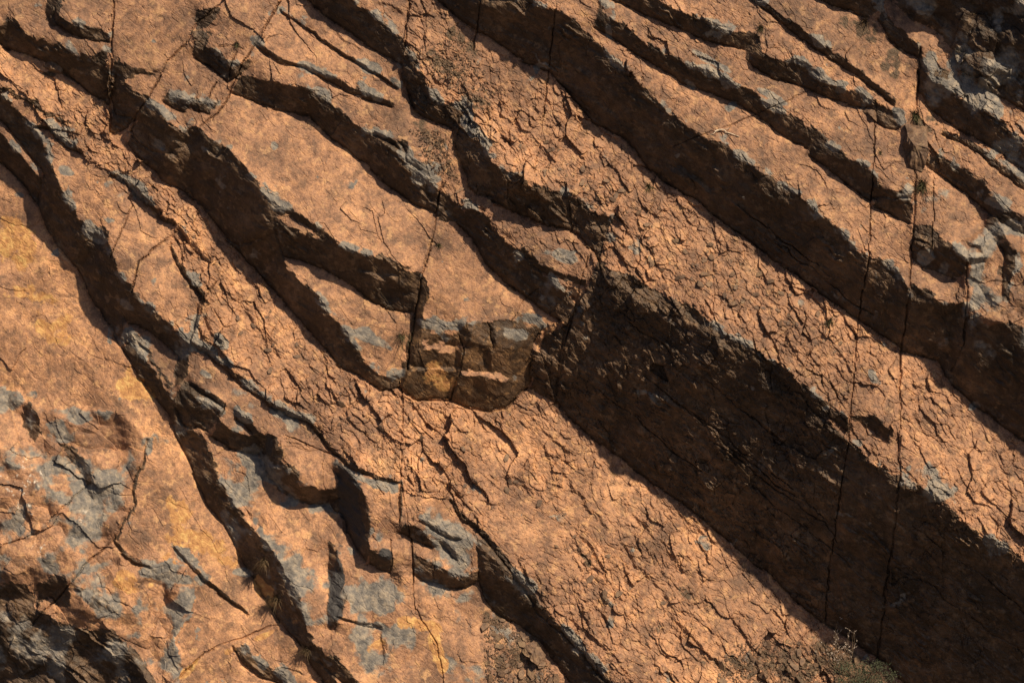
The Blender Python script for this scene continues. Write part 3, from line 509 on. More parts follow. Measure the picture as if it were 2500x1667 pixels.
# pale ledge
T('pale', [(2098, 216), (2094, 122), (2110, 60), (2200, 60), (2352, 180), (2560, 300), (2560, 560), (2352, 412), (2279, 356), (2221, 324), (2171, 295), (2117, 252)])
R('pale', [(2096, 122), (2110, 160), (2117, 180), (2146, 202), (2189, 234), (2225, 252), (2255, 272), (2286, 295), (2352, 346), (2560, 490)], [(2098, 216), (2106, 236), (2117, 252), (2145, 275), (2171, 295), (2221, 324), (2250, 338), (2279, 356), (2352, 412), (2560, 560)], 1.0, rough=0.1)
R('east', [(2150, 305), (2200, 322), (2240, 345), (2290, 385), (2352, 430), (2560, 570)], [(2148, 316), (2196, 334), (2234, 360), (2284, 402), (2346, 448), (2560, 590)], 0.6, rough=0.1)
# crag
F('crag', [(2020, -150), (2030, 10), (2090, 60), (2140, 80), (2180, 110), (2230, 170), (2290, 210), (2352, 240), (2560, 340), (2560, -150)], (-0.6, -0.8), 0.7, rough=0.42)
F('crag', [(2205, 62), (2240, 50), (2290, 70), (2310, 100), (2290, 115), (2240, 100)], (0.3, 0.3), 0.15, rough=0.3)
F('crag', [(2080, -20), (2120, 20), (2170, 70), (2200, 140), (2170, 120), (2120, 70), (2080, 40)], (0.2, 0.6), 0.1, rough=0.5)
R('crag', [(2200, 120), (2240, 150), (2290, 175), (2352, 215), (2560, 320)], [(2190, 170), (2235, 205), (2290, 240), (2352, 275), (2560, 380)], 1.2, rough=0.3)

# long joints and lesser cracks
K([(263, -120), (261, 72), (258, 150), (251, 216), (247, 310)], 4, 34)
K([(505, 15), (450, 58), (432, 101), (385, 144), (342, 223), (310, 268), (296, 300)], 3.5, 18)
K([(660, -60), (648, 0), (594, 90), (558, 150), (533, 200), (520, 235), (497, 262), (455, 300)], 3, 14)
K([(1022, 420), (1010, 440), (998, 520), (990, 560), (978, 600), (968, 650), (950, 740), (935, 850)], 3.5, 22)
K([(948, -60), (940, 20), (934, 60), (932, 110)], 4, 18)
K([(1110, -60), (1104, 14), (1095, 72), (1088, 119)], 2.5, 9)
K([(1276, 20), (1266, 100), (1260, 170), (1253, 220), (1248, 270)], 2.2, 9)
K([(1248, 270), (1240, 330), (1225, 400)], 1.6, 3)
K([(1445, 415), (1425, 450), (1405, 490)], 1.8, 4)
K([(1636, 590), (1634, 640), (1636, 690), (1633, 720)], 1.6, 4)
K([(2098, 120), (2096, 220), (2090, 330), (2087, 450), (2085, 560), (2076, 680), (2066, 805), (2060, 960), (2058, 1100), (2050, 1250), (2038, 1400), (2030, 1530)], 4, 26)
K([(2000, 250), (1996, 330), (1992, 420), (1988, 520), (1984, 590), (1974, 680), (1968, 740)], 2.2, 10)
K([(1966, 745), (1960, 840), (1950, 930), (1944, 1010), (1930, 1120), (1915, 1300), (1908, 1440)], 2.4, 11)
K([(2128, 420), (2130, 500), (2126, 570)], 2, 7)
K([(922, 890), (922, 1000), (920, 1108), (935, 1200), (948, 1290), (950, 1400)], 2, 6)
K([(950, 1400), (975, 1440), (1000, 1480), (1012, 1540), (1018, 1580)], 2.5, 6)
K([(890, 900), (880, 990), (870, 1110)], 1.6, 4)
K([(1054, 770), (1064, 805), (1058, 850), (1042, 890), (1034, 918)], 2.2, 8)
K([(1119, 738), (1132, 800)], 2.0, 8); K([(1066, 796), (1118, 794)], 1.6, 4)
K([(400, 531), (382, 546), (342, 575), (317, 600), (299, 672)], 3, 9)
K([(492, 648), (468, 683), (457, 722)], 2.5, 8)
K([(395, 1570), (430, 1535), (465, 1503), (505, 1483), (560, 1468), (610, 1443), (640, 1440)], 3, 8)
K([(300, 470), (270, 540), (250, 590)], 2, 5)
K([(60, 1440), (140, 1360), (200, 1290), (260, 1240)], 3, 8)
K([(0, 1255), (80, 1225), (140, 1165), (200, 1110)], 3, 7)
K([(1230, 700), (1238, 660), (1200, 690), (1175, 735)], 1.5, 4)
K([(1200, 560), (1225, 580)], 1.5, 4)
K([(1505, 60), (1600, 120)], 1.5, 3); K([(1680, 20), (1690, 0)], 1.5, 3)
K([(1545, 340), (1625, 310), (1690, 285), (1745, 262), (1850, 215)], 1.8, 5)
K([(2203, 690), (2208, 740), (2200, 800), (2180, 850)], 3, 8)
K([(1350, 590), (1330, 660), (1318, 720), (1300, 780), (1290, 860)], 2.5, 8)
# lesser lines along the bedding of the shaded walls
for x0, y0, L in ((1420, 720, 520), (1480, 860, 430), (1380, 900, 300), (1640, 1010, 360), (1560, 930, 420), (1730, 1120, 300), (2090, 1200, 330), (2120, 1330, 300), (1700, 480, 260), (1780, 560, 260)):
    n = 9
    K([(x0 + L * 0.80 * k / n + _rr.randn() * 5, y0 + L * 0.62 * k / n + _rr.randn() * 4) for k in range(n + 1)], 2.2, 6)

# ------------------------------------------------------------------ relief of the face
A = fbm(GU_, GV_, 60, 4, 21); B = fbm(GU_, GV_, 60, 4, 51)
hid, bx, by, f1, f2 = voro(GU_ + 4 * A, GV_ + 4 * B, 17, 31, 1.0, True)
wu = 3.0 * A + 2.0 * fbm(GU_, GV_, 9, 2, 71) + 11.0 * (_T[3][hid] - 0.5)
wv = 3.0 * B + 2.0 * fbm(GU_, GV_, 9, 2, 81) + 11.0 * (_T[4][hid] - 0.5)
hidb, bxb, byb, f1b, f2b = voro(GU_ + 4 * A, GV_ + 4 * B, 42, 33, 1.0, True)
wk = 1 - 0.65 * np.exp(-(dist_field(BASE, 40.0) / 22) ** 2)
wu = (wu + 6.0 * (_T[3][hidb] - 0.5)) * wk; wv = (wv + 6.0 * (_T[4][hidb] - 0.5)) * wk
iu = np.clip(np.rint((GU_ + wu - U0) / STEP).astype(np.int32), 0, NU - 1)
iv = np.clip(np.rint((GV_ + wv - V0) / STEP).astype(np.int32), 0, NV - 1)
ius = np.clip(np.rint((GU_ + 0.3 * wu + 3 * fbm(GU_, GV_, 45, 2, 77) - U0) / STEP).astype(np.int32), 0, NU - 1)
ivs = np.clip(np.rint((GV_ + 0.3 * wv - V0) / STEP).astype(np.int32), 0, NV - 1)
fid = face[iv, iu]
FT = np.array(FACES, np.float32)
gu = FT[fid, 0]; gv = FT[fid, 1]; own = FT[fid, 2].astype(np.int32); cls = FT[fid, 3]; rough = FT[fid, 4]
dcr = dist_field(CREST, 60.0)[iv, iu]
dbs = dist_field(BASE, 20.0)[iv, iu]

# facets of broken rock
ca, sa = math.cos(math.radians(38)), math.sin(math.radians(38))
P = GU_ * ca + GV_ * sa; Q = -GU_ * sa + GV_ * ca       # along / across the strike
h1, x1, y1, a1, b1 = voro(P / 1.5 + 5 * A, Q + 5 * B, 62, 3, 1.0)
h2, x2, y2, a2, b2 = voro(P / 1.4 + 3 * A, Q + 3 * B, 26, 4, 1.0, True)
h3, x3, y3, a3, b3 = voro(P / 1.3, Q, 13, 6, 1.0)
LUMP = np.zeros(len(OWN), np.float32)
for i_, v_ in (('mass', 1.0), ('crag', 1.0), ('hump', 0.8), ('apron', 0.25), ('foot', 0.22), ('cubes', 0.35), ('boulder', 0.25), ('nook', 0.2), ('wedge', 0.3)): LUMP[LEDGE[i_]['k']] = v_
lump = LUMP[own]
for _ in range(10):
    lump[1:-1, 1:-1] = (lump[1:-1, 1:-1] + lump[:-2, 1:-1] + lump[2:, 1:-1] + lump[1:-1, :-2] + lump[1:-1, 2:]) / 5
hq, xq, yq, aq, bq = voro(P / 1.5 + 12 * A, Q + 12 * B, 70, 271, 1.0)          # broad tilted facets
hr, xr, yr, ar, br = voro(P / 1.3 + 5 * A, Q + 5 * B, 32, 273, 1.0, True)
gu = gu + lump * (1.25 * (_T[5][hq] - 0.5) + 0.95 * (_T[5][hr] - 0.5))
gv = gv + lump * (1.25 * (_T[6][hq] - 0.5) + 0.95 * (_T[6][hr] - 0.5))
edge_rough = np.where(cls < 0.5, 0.30 * np.exp(-(dcr / 10) ** 2), 0.07 + 0.12 * np.exp(-(dcr / 24) ** 2))
rr = rough + edge_rough
gu = gu + rr * (1.3 * (_T[5][h1] - 0.5) + 1.7 * (_T[5][h2] - 0.5) + 1.3 * (_T[5][h3] - 0.5)) * 1.25
gv = gv + rr * (1.3 * (_T[6][h1] - 0.5) + 1.7 * (_T[6][h2] - 0.5) + 1.3 * (_T[6][h3] - 0.5)) * 1.25

def integrate(gx, gy, lam0=7000.0):
    fx = np.zeros_like(gx, dtype=np.float64); fy = np.zeros_like(fx)
    fx[:, :-1] = 0.5 * (gx[:, :-1] + gx[:, 1:]) * STEP
    fy[:-1, :] = 0.5 * (gy[:-1, :] + gy[1:, :]) * STEP
    d = fx.copy(); d[:, 1:] -= fx[:, :-1]
    d += fy; d[1:, :] -= fy[:-1, :]
    ny, nx = d.shape
    E = np.zeros((2 * ny, 2 * nx))
    E[:ny, :nx] = d; E[ny:, :nx] = d[::-1]; E[:ny, nx:] = d[:, ::-1]; E[ny:, nx:] = d[::-1, ::-1]
    Fq = np.fft.rfft2(E)
    ky = np.fft.fftfreq(2 * ny) * 2 * np.pi; kx = np.fft.rfftfreq(2 * nx) * 2 * np.pi
    lam = (2 * np.cos(ky) - 2)[:, None] + (2 * np.cos(kx) - 2)[None, :]
    k0 = (2 * np.pi * STEP / lam0) ** 2
    H = Fq / (lam - k0)
    H[0, 0] = 0
    return np.fft.irfft2(H, s=E.shape)[:ny, :nx].astype(np.float32)

Hh = integrate(gu, gv)
Hh -= Hh.mean()

# flakes, plates, cracks and grain laid on top
flk = np.array([LEDGE[i]['flake'] for i in OWN], np.float32)[own]
patch = np.clip(0.75 + 1.1 * fbm(GU_, GV_, 220, 3, 91), 0.1, 1.8)
dens = np.clip(flk * patch * (1 + 0.8 * np.exp(-(dcr / 22) ** 2)), 0, 1.3) * np.where(cls > 0.5, 0.6, 1.0) + 0.12 * (cls > 0.5)
det = np.zeros_like(Hh)
for cell, amp, sd, asp, wob, pr, ang in ((90, 4.5, 101, 1.6, 8, 0.30, True), (46, 3.7, 103, 1.5, 5, 0.40, True), (26, 3.6, 105, 1.6, 3, 0.5, False), (15, 3.4, 107, 1.6, 2, 0.6, True), (8.5, 2.0, 109, 1.7, 1, 0.6, False)):
    hh, px, py, d1, d2 = voro(P / asp + wob * A * 1.2, Q + wob * B * 1.2 - 0.25 * P, cell, sd, 1.0, ang)
    on = _T[3][hh] < pr * dens
    lift = amp * (0.1 + 0.9 * _T[4][hh] ** 2) + px * 0.17 * (_T[5][hh] - 0.5) * 2 + py * 0.24 * (_T[6][hh] - 0.35) * 2
    det += np.where(on, lift, 0) * np.clip(dens * 1.3, 0.35, 1.1)
    crk = np.exp(-((d2 - d1) / 1.3) ** 2)
    gate = np.clip((fbm(GU_, GV_, 0.7 * cell + 20, 2, sd + 7) - 0.14 + 0.06 * dens) * 4, 0, 1)
    det -= crk * gate * min(amp, 3.5) * 0.6 * np.clip(0.3 + dens, 0, 1)
# lamination on the broken edges
lamk = np.where(own == LEDGE['block']['k'], 0.3, 1.0); lamk0 = np.where(own == LEDGE['block']['k'], 0.0, 1.0)
for q_ in ('band', 'apron', 'cubes', 'boulder', 'rim', 'step', 'stub'): lamk0 = np.where(own == LEDGE[q_]['k'], 0.2, lamk0)
lam = fbm(P / 9 + 20 * A, Q + 7 * B, 11, 3, 141)
per = 14.0
ph = (Q + 16 * A + 5 * B) / per; fr = ph - np.floor(ph)
st = np.where(fr < 0.72, fr / 0.72, (1 - fr) / 0.28)
gate = np.clip(3.0 * fbm(P / 2.5, Q, 46, 3, 196) - 0.8 + 0.5 * np.exp(-(dcr / 20) ** 2), 0, 1) * (cls > 0.5) * lamk0
det += st * per * 0.75 * gate * np.clip((dcr - 4) / 14, 0, 1)
det += np.where(cls > 0.5, lamk * (2.0 * lam + 2.2 * fbm(P / 3, Q, 22, 3, 151)), 0)
det += 0.7 * fbm(P / 1.5, Q, 30, 3, 161, 0.5) + 2.6 * fbm(P / 1.6, Q, 90, 3, 171)
for wl, am, sd in ((20, 2.4, 183), (10, 1.5, 184)):          # short hairline breaks along the bedding
    rg = np.clip(1 - np.abs(fbm(P / 3.2 + 3 * A, Q + 0.12 * P, wl, 2, sd, 0.5)) * 9.0, 0, 1)
    det -= am * rg * np.clip(fbm(GU_, GV_, 2.6 * wl, 2, sd + 4) * 4 - 0.25, 0, 1) * np.clip(0.12 + 1.2 * flk, 0, 1)
h4, x4, y4, a4, b4 = voro(P / 1.8, Q, 7.5, 191)              # crumbs and pits
det += (0.45 + 1.8 * np.clip(flk, 0, 1)) * (_T[3][h4] - 0.5) * np.clip(0.6 + 1.6 * fbm(GU_, GV_, 40, 3, 193), 0.15, 1.5)
det += (0.2 + 0.5 * flk) * fbm(P / 1.6, Q, 7.5, 2, 181, 0.8)
det += lump * (30 * np.abs(fbm(P / 1.3 + 25 * A, Q + 25 * B, 150, 2, 261, 0.3)) + np.where(_T[3][hr] < 0.22, 5.0 * _T[4][hr], 0) + np.where(_T[3][hq] < 0.25, 9.0 * _T[4][hq], 0))
# crevice under each step, joints
det -= 4.5 * np.exp(-(dbs / 3.0) ** 2)
for pts, w, d in CRACK:
    Rr = w * 4 + 14
    D = dist_field([pts], Rr)[ivs, ius]
    mod = np.clip(0.8 + 0.6 * noise(GU_ / 60, GV_ / 60, 201), 0.4, 1.4)
    det -= min(d, 9) * mod * np.exp(-(D / (0.55 * w)) ** 2)
Hh = Hh + det
print('relief range', Hh.min() * S, Hh.max() * S, 'faces', len(FACES))

# ------------------------------------------------------------------ colour masks of the rock face
gl = np.array([LEDGE[i]['grey'] for i in OWN], np.float32)[own]
n1 = fbm(GU_, GV_, 120, 4, 211); n2 = fbm(GU_, GV_, 55, 4, 221)
grey = np.clip(1.2 * gl - 0.35 + 1.2 * n1 + 0.6 * n2, 0, 1) * np.clip(gl * 2.5, 0, 1)
grey = np.maximum(grey, np.clip(np.exp(-(dcr / 14) ** 2) * (0.38 + 2.0 * n1 + 1.6 * n2), 0, 1) * np.where(cls < 0.5, 1, 0.85))  # fresh grey rock along crests, with cool sky sheen painted in
grey = np.maximum(grey, np.clip((n2 + 0.6 * n1 - 0.42) * 4, 0, 0.55))
def blob(cx, cy, rx, ry, ang=0.0, seed=301):
    c, s_ = math.cos(ang), math.sin(ang)
    x = (GU_ - cx) * c + (GV_ - cy) * s_; y = -(GU_ - cx) * s_ + (GV_ - cy) * c
    r = np.sqrt((x / rx) ** 2 + (y / ry) ** 2)
    return np.clip((1.0 - r + 0.9 * fbm(GU_, GV_, 60, 4, seed)) * 1.6, 0, 1)
for b in ((150, 395, 30, 14, 0.3), (205, 530, 50, 22, 0.5), (290, 700, 40, 18, 0.5), (470, 860, 30, 14, 0.6), (660, 960, 60, 22, 0.6), (860, 1110, 60, 18, 0.3), (1020, 1220, 80, 40, 0.4),
          (1190, 1320, 70, 16, 0.9), (1330, 1480, 90, 14, 0.85), (620, 1090, 120, 50, 0.8), (850, 1380, 110, 80, 0.3), (1185, 768, 36, 22, 0), (1295, 590, 60, 18, 0.3),
          (380, 1325, 90, 22, 0.2), (550, 1320, 40, 12, 0.1), (180, 960, 50, 24, 0.3), (120, 990, 60, 30, 0.5), (2210, 220, 160, 40, 0.6), (2280, 470, 50, 30, 0.4), (2110, 590, 30, 25, 0),
          (2140, 1120, 60, 50, 0.6), (1000, 380, 24, 22, 0), (980, 400, 40, 20, 0.8), (850, 780, 50, 22, 0.4), (1395, 80, 14, 30, 0), (1770, 232, 60, 12, 0.5), (1630, 150, 70, 10, 0.5)):
    grey = np.maximum(grey, 0.9 * blob(*b))
rust = np.zeros_like(grey)
for b in ((60, 680, 70, 40, 0.2), (120, 760, 50, 50, 0), (400, 1180, 60, 50, 0.4), (440, 1240, 90, 60, 0.4), (500, 1270, 60, 40, 0.6), (300, 1340, 60, 30, 0.2), (600, 1360, 60, 30, 0.8), (20, 560, 80, 90, 0),
          (870, 1480, 50, 26, -0.3), (960, 1440, 70, 20, 0.1), (1000, 1490, 20, 70, -0.3), (600, 1465, 110, 14, -0.4), (430, 1540, 60, 14, -0.8), (1000, 870, 50, 40, 0), (300, 900, 60, 60, 0.3)):
    rust = np.maximum(rust, blob(*b, seed=331) * np.clip(0.80 + 1.0 * fbm(GU_, GV_, 34, 4, 333, 0.65), 0, 1))
crust = np.zeros_like(grey)
for b in ((45, 1080, 18, 75, 0), (60, 1170, 26, 40, 0), (190, 1190, 30, 22, -0.8), (85, 1260, 40, 28, 0.2), (40, 1130, 60, 90, 0)):
    crust = np.maximum(crust, blob(*b, seed=341) * np.clip(0.12 + 1.5 * fbm(GU_, GV_, 14, 4, 351, 0.7), 0, 0.62))
dirt = np.zeros_like(grey)
for b in ((1820, 1545, 190, 62, 0.12), (1960, 1530, 120, 40, 0.5), (1195, 1520, 80, 90, 0.3), (1150, 1430, 40, 40, 0.6), (1015, 150, 60, 26, 0.5), (1060, 100, 60, 22, 0.7), (985, 320, 60, 40, 0.7), (1960, 70, 90, 30, 0.6),
          (2040, 150, 30, 80, 0), (1100, 240, 60, 20, 0.5), (2150, 180, 40, 18, 0.3), (1345, 1290, 34, 12, 0.7), (1575, 1365, 30, 9, 0.8), (110, 170, 24, 8, 0), (2100, 290, 40, 25, 0), (1720, 820, 60, 16, 0.6)):
    dirt = np.maximum(dirt, blob(*b, seed=361) * np.clip(0.7 + 1.2 * fbm(GU_, GV_, 20, 3, 363), 0, 1))
stain = np.clip(1.6 * blob(805, 1185, 26, 95, -0.42, 373) + 1.5 * blob(616, 1030, 14, 34, 0, 374) + 1.4 * blob(885, 1275, 22, 14, 0, 375) + 1.7 * blob(772, 1340, 20, 95, 0.08, 371) + 1.5 * blob(800, 1110, 26, 60, -0.4, 372), 0, 1)

BT = np.random.RandomState(8).rand(len(OWN)).astype(np.float32)
for q_, v_ in (('second', 0.3), ('third', 0.2), ('fourth', 0.4), ('fifth', 0.15), ('sixth', 0.0), ('upper', 0.3), ('shelf', 0.25), ('tile', 0.4), ('corner', 0.1), ('tall', 0.35), ('pillow', 0.2), ('chunk', 0.3), ('mid', 0.1), ('pale', 0.0), ('crag', 0.0), ('east', 0.3), ('apron', 0.8), ('cubes', 0.8), ('boulder', 0.75)): BT[LEDGE[q_]['k']] = v_  # fixed tones: upper ledges darker, lower blocks lighter
BT[LEDGE['flaky']['k']] = 0.75; BT[LEDGE['great']['k']] = 0.4; BT[LEDGE['foot']['k']] = 1.0; BT[LEDGE['smooth']['k']] = 0.55; BT[LEDGE['block']['k']] = 0.6; BT[LEDGE['mass']['k']] = 0.6; BT[LEDGE['band']['k']] = 0.6
ledge_tone = np.clip(0.25 + 0.5 * BT[own] + 0.7 * fbm(P / 2.0, Q, 260, 4, 381, 0.6), 0, 1)

# ------------------------------------------------------------------ materials
def mat(name):
    m = bpy.data.materials.new(name); m.use_nodes = True
    return m, m.node_tree.nodes, m.node_tree.links, m.node_tree.nodes['Principled BSDF']

def rock_material(name, cols, bump=0.8, gloss=0.68):
    m, n, l, b = mat(name)
    geo = n.new('ShaderNodeNewGeometry')
    def tex(scale, det=6, rough=0.6, vec=None):
        t = n.new('ShaderNodeTexNoise'); t.inputs['Scale'].default_value = scale; t.inputs['Detail'].default_value = det
        t.inputs['Roughness'].default_value = rough; l.new(vec or geo.outputs['Position'], t.inputs['Vector']); return t
    def ramp(src, stops):
        r = n.new('ShaderNodeValToRGB'); l.new(src, r.inputs['Fac'])
        e = r.color_ramp.elements
        while len(e) < len(stops): e.new(0.5)
        for q, (p, c) in zip(e, stops): q.position = p; q.color = (*c, 1)
        return r
    def mix(fac, a, c, mode='MIX'):
        x = n.new('ShaderNodeMix'); x.data_type = 'RGBA'; x.blend_type = mode
        if isinstance(fac, float): x.inputs[0].default_value = fac
        else: l.new(fac, x.inputs[0])
        for s, v in ((6, a), (7, c)):
            if isinstance(v, tuple): x.inputs[s].default_value = (*v, 1)
            else: l.new(v, x.inputs[s])
        return x.outputs[2]
    t1 = tex(1.3, 8, 0.65); t2 = tex(9, 8, 0.7); t3 = tex(48, 5, 0.7); t4 = tex(3.1, 6, 0.6)
    base = ramp(t1.outputs[0], [(0.28, cols[0]), (0.46, cols[1]), (0.60, cols[2]), (0.75, cols[3])]).outputs[0]
    sp = ramp(t2.outputs[0], [(0.32, (0.40, 0.38, 0.38)), (0.47, (0.97, 0.96, 0.95)), (0.68, (1.50, 1.46, 1.24))]).outputs[0]
    base = mix(0.95, base, sp, 'MULTIPLY')
    fl = ramp(t3.outputs[0], [(0.30, (0.45, 0.42, 0.41)), (0.50, (1, 1, 1)), (0.70, (1.35, 1.32, 1.22))]).outputs[0]
    base = mix(0.8, base, fl, 'MULTIPLY')
    t5 = tex(4.6, 9, 0.72)
    vf = ramp(t5.outputs[0], [(0.40, (1, 1, 1)), (0.46, (0.35, 0.35, 0.35)), (0.50, (0, 0, 0))]).outputs[0]
    sv = n.new('ShaderNodeMath'); sv.operation = 'MULTIPLY'; l.new(vf, sv.inputs[0]); sv.inputs[1].default_value = 0.62
    base = mix(sv.outputs[0], base, tuple(x * 0.95 for x in cols[0]))
    t6 = tex(6.5, 8, 0.7)
    yf = ramp(t6.outputs[0], [(0.55, (0, 0, 0)), (0.62, (0.55, 0.55, 0.55))]).outputs[0]
    base = mix(yf, base, (cols[3][0] * 1.12, cols[3][1] * 1.10, cols[3][2] * 0.98))
    at = n.new('ShaderNodeAttribute'); at.attribute_name = 'masks'
    at2 = n.new('ShaderNodeAttribute'); at2.attribute_name = 'masks_more'
    sep = n.new('ShaderNodeSeparateColor'); l.new(at.outputs['Color'], sep.inputs[0])
    sep2 = n.new('ShaderNodeSeparateColor'); l.new(at2.outputs['Color'], sep2.inputs[0])
    tone = ramp(sep2.outputs[2], [(0.0, (0.50, 0.515, 0.545)), (0.5, (0.96, 0.96, 0.96)), (1.0, (1.30, 1.27, 1.15))]).outputs[0]
    base = mix(1.0, base, tone, 'MULTIPLY')
    gcol = ramp(t2.outputs[0], [(0.30, (0.055, 0.057, 0.064)), (0.48, (0.155, 0.148, 0.142)), (0.68, (0.34, 0.29, 0.23))]).outputs[0]
    def sharpen(src, tx, gain=5.0):
        a = n.new('ShaderNodeMath'); a.operation = 'SUBTRACT'; l.new(tx, a.inputs[0]); a.inputs[1].default_value = 0.5
        b_ = n.new('ShaderNodeMath'); b_.operation = 'MULTIPLY_ADD'; l.new(a.outputs[0], b_.inputs[0]); b_.inputs[1].default_value = 1.6; l.new(src, b_.inputs[2])
        c_ = n.new('ShaderNodeMath'); c_.operation = 'MULTIPLY_ADD'; c_.use_clamp = True; l.new(b_.outputs[0], c_.inputs[0]); c_.inputs[1].default_value = gain; c_.inputs[2].default_value = -0.5 * gain + 0.5
        return c_.outputs[0]
    base = mix(sharpen(sep.outputs[0], t4.outputs[0]), base, gcol)
    rcol = ramp(t2.outputs[0], [(0.30, (0.22, 0.105, 0.05)), (0.50, (0.42, 0.22, 0.085)), (0.68, (0.62, 0.43, 0.17))]).outputs[0]
    base = mix(sharpen(sep.outputs[1], t4.outputs[0]), base, rcol)
    base = mix(sharpen(sep.outputs[2], t2.outputs[0], 3.0), base, (0.62, 0.58, 0.53))
    dcol = ramp(t3.outputs[0], [(0.32, (0.025, 0.017, 0.011)), (0.52, (0.07, 0.046, 0.028)), (0.70, (0.17, 0.11, 0.066))]).outputs[0]
    base = mix(sharpen(sep2.outputs[0], t2.outputs[0], 3.0), base, dcol)
    base = mix(sharpen(sep2.outputs[1], t2.outputs[0], 2.0), base, (0.03, 0.03, 0.034))
    l.new(base, b.inputs['Base Color'])
    b.inputs['Roughness'].default_value = gloss
    b.inputs['Specular IOR Level'].default_value = 0.45
    bp = n.new('ShaderNodeBump'); bp.inputs['Strength'].default_value = bump; bp.inputs['Distance'].default_value = 0.02
    ad = n.new('ShaderNodeMath'); ad.operation = 'MULTIPLY_ADD'; l.new(t3.outputs[0], ad.inputs[0]); ad.inputs[1].default_value = 0.45; l.new(t2.outputs[0], ad.inputs[2])
    l.new(ad.outputs[0], bp.inputs['Height']); l.new(bp.outputs[0], b.inputs['Normal'])
    return m

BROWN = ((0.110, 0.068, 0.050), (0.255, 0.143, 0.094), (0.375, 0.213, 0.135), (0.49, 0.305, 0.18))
EDGE = ((0.024, 0.017, 0.012), (0.066, 0.043, 0.030), (0.125, 0.080, 0.054), (0.23, 0.155, 0.105))  # dark brown patina, darkened further to deepen the shade on broken faces
FRONT_SHADED = ((0.028, 0.018, 0.012), (0.068, 0.041, 0.025), (0.14, 0.082, 0.046), (0.27, 0.160, 0.085))  # golden brown, with the front's shade against the lit top darkened in
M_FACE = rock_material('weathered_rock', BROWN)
M_EDGE_SHADED = rock_material('broken_rock_shaded', EDGE, 0.9, 0.55)
M_FRONT_SHADED = rock_material('golden_rock_shaded', FRONT_SHADED, 0.9, 0.55)

# ------------------------------------------------------------------ the ledges as solid objects
X3 = ((GU_ - 1176) * S).ravel(); Y3 = (-Hh * S).ravel(); Z3 = (ZC + (784 - GV_) * S).ravel()
MASK = np.stack([grey, rust, crust, np.ones_like(grey)], -1).reshape(-1, 4).astype(np.float32)
MASK2 = np.stack([dirt, stain, ledge_tone, np.ones_like(grey)], -1).reshape(-1, 4).astype(np.float32)
YB = 3.2
SMOOTH = False
def build_sheet(name, sel, material):
    """one closed-sided piece of the face: sel picks grid cells (NV-1, NU-1)"""
    j, i = np.nonzero(sel)
    a = j * NU + i
    quads = np.stack([a, a + NU, a + NU + 1, a + 1], 1)
    ps = np.zeros((NV + 1, NU + 1), bool); ps[1:-1, 1:-1] = sel
    edges = []
    for dj, di, e0, e1 in ((-1, 0, 1, 0), (1, 0, NU, NU + 1), (0, -1, 0, NU), (0, 1, NU + 1, 1)):
        ob = ~ps[j + 1 + dj, i + 1 + di]
        edges.append(np.stack([a[ob] + e0, a[ob] + e1], 1))
    edges = np.concatenate(edges)
    used = np.unique(quads)
    remap = np.full(NU * NV, -1, np.int32); remap[used] = np.arange(len(used))
    bu = np.unique(edges); rb = np.full(NU * NV, -1, np.int32); rb[bu] = len(used) + np.arange(len(bu))
    co = np.concatenate([np.stack([X3[used], Y3[used], Z3[used]], 1), np.stack([X3[bu], np.full(len(bu), YB), Z3[bu]], 1)]).astype(np.float32)
    q = remap[quads]
    sk = np.stack([remap[edges[:, 0]], remap[edges[:, 1]], rb[edges[:, 1]], rb[edges[:, 0]]], 1)
    allq = np.concatenate([q, sk]).astype(np.int32)
    me = bpy.data.meshes.new(name)
    me.vertices.add(len(co)); me.vertices.foreach_set('co', co.ravel())
    me.loops.add(allq.size); me.loops.foreach_set('vertex_index', allq.ravel())
    me.polygons.add(len(allq)); me.polygons.foreach_set('loop_start', np.arange(0, allq.size, 4, dtype=np.int32))
    sm = np.zeros(len(allq), bool); sm[:len(q)] = SMOOTH
    me.update(calc_edges=True)
    me.polygons.foreach_set('use_smooth', sm)
    src = np.concatenate([used, bu])
    for nm, arr in (('masks', MASK), ('masks_more', MASK2)):
        at = me.attributes.new(nm, 'FLOAT_COLOR', 'POINT'); at.data.foreach_set('color', arr[src].ravel())
    me.materials.append(material)
    o = bpy.data.objects.new(name, me); COL.objects.link(o)
    return o

def tag(o, label, cat, group=None, kind=None):
    if label: o['label'] = label
    if cat: o['category'] = cat
    if group: o['group'] = group
    if kind: o['kind'] = kind

LAB = own[:-1, :-1] * 2 + (cls[:-1, :-1] > 0.5)
def tidy(LAB, least):
    ny, nx = LAB.shape
    flat = LAB.ravel()
    start = np.ones(flat.size, bool); start[1:] = flat[1:] != flat[:-1]; start[::nx] = True
    rid = (np.cumsum(start) - 1).reshape(ny, nx); n = rid.max() + 1
    same = LAB[1:] == LAB[:-1]
    pr = np.unique(np.stack([rid[:-1][same], rid[1:][same]], 1), axis=0)
    par = np.arange(n)
    for _ in range(400):
        m = np.minimum(par[pr[:, 0]], par[pr[:, 1]])
        new = par.copy()
        np.minimum.at(new, pr[:, 0], m); np.minimum.at(new, pr[:, 1], m)
        new = new[new]
        new = new[new]
        if (new == par).all(): break
        par = new
    comp = par[rid]
    cnt = np.bincount(comp.ravel(), minlength=n)
    big = {}
    out = np.where(cnt[comp] < least, -1, LAB)
    for _ in range(400):
        h = out < 0
        if not h.any(): break
        p = np.pad(out, 1, constant_values=-1)
        for q in (p[1:-1, :-2], p[1:-1, 2:], p[:-2, 1:-1], p[2:, 1:-1]):
            out = np.where((out < 0) & (q >= 0), q, out)
    return out
LAB = tidy(LAB, 400)
co_ = LAB // 2; cc_ = (LAB % 2) == 1
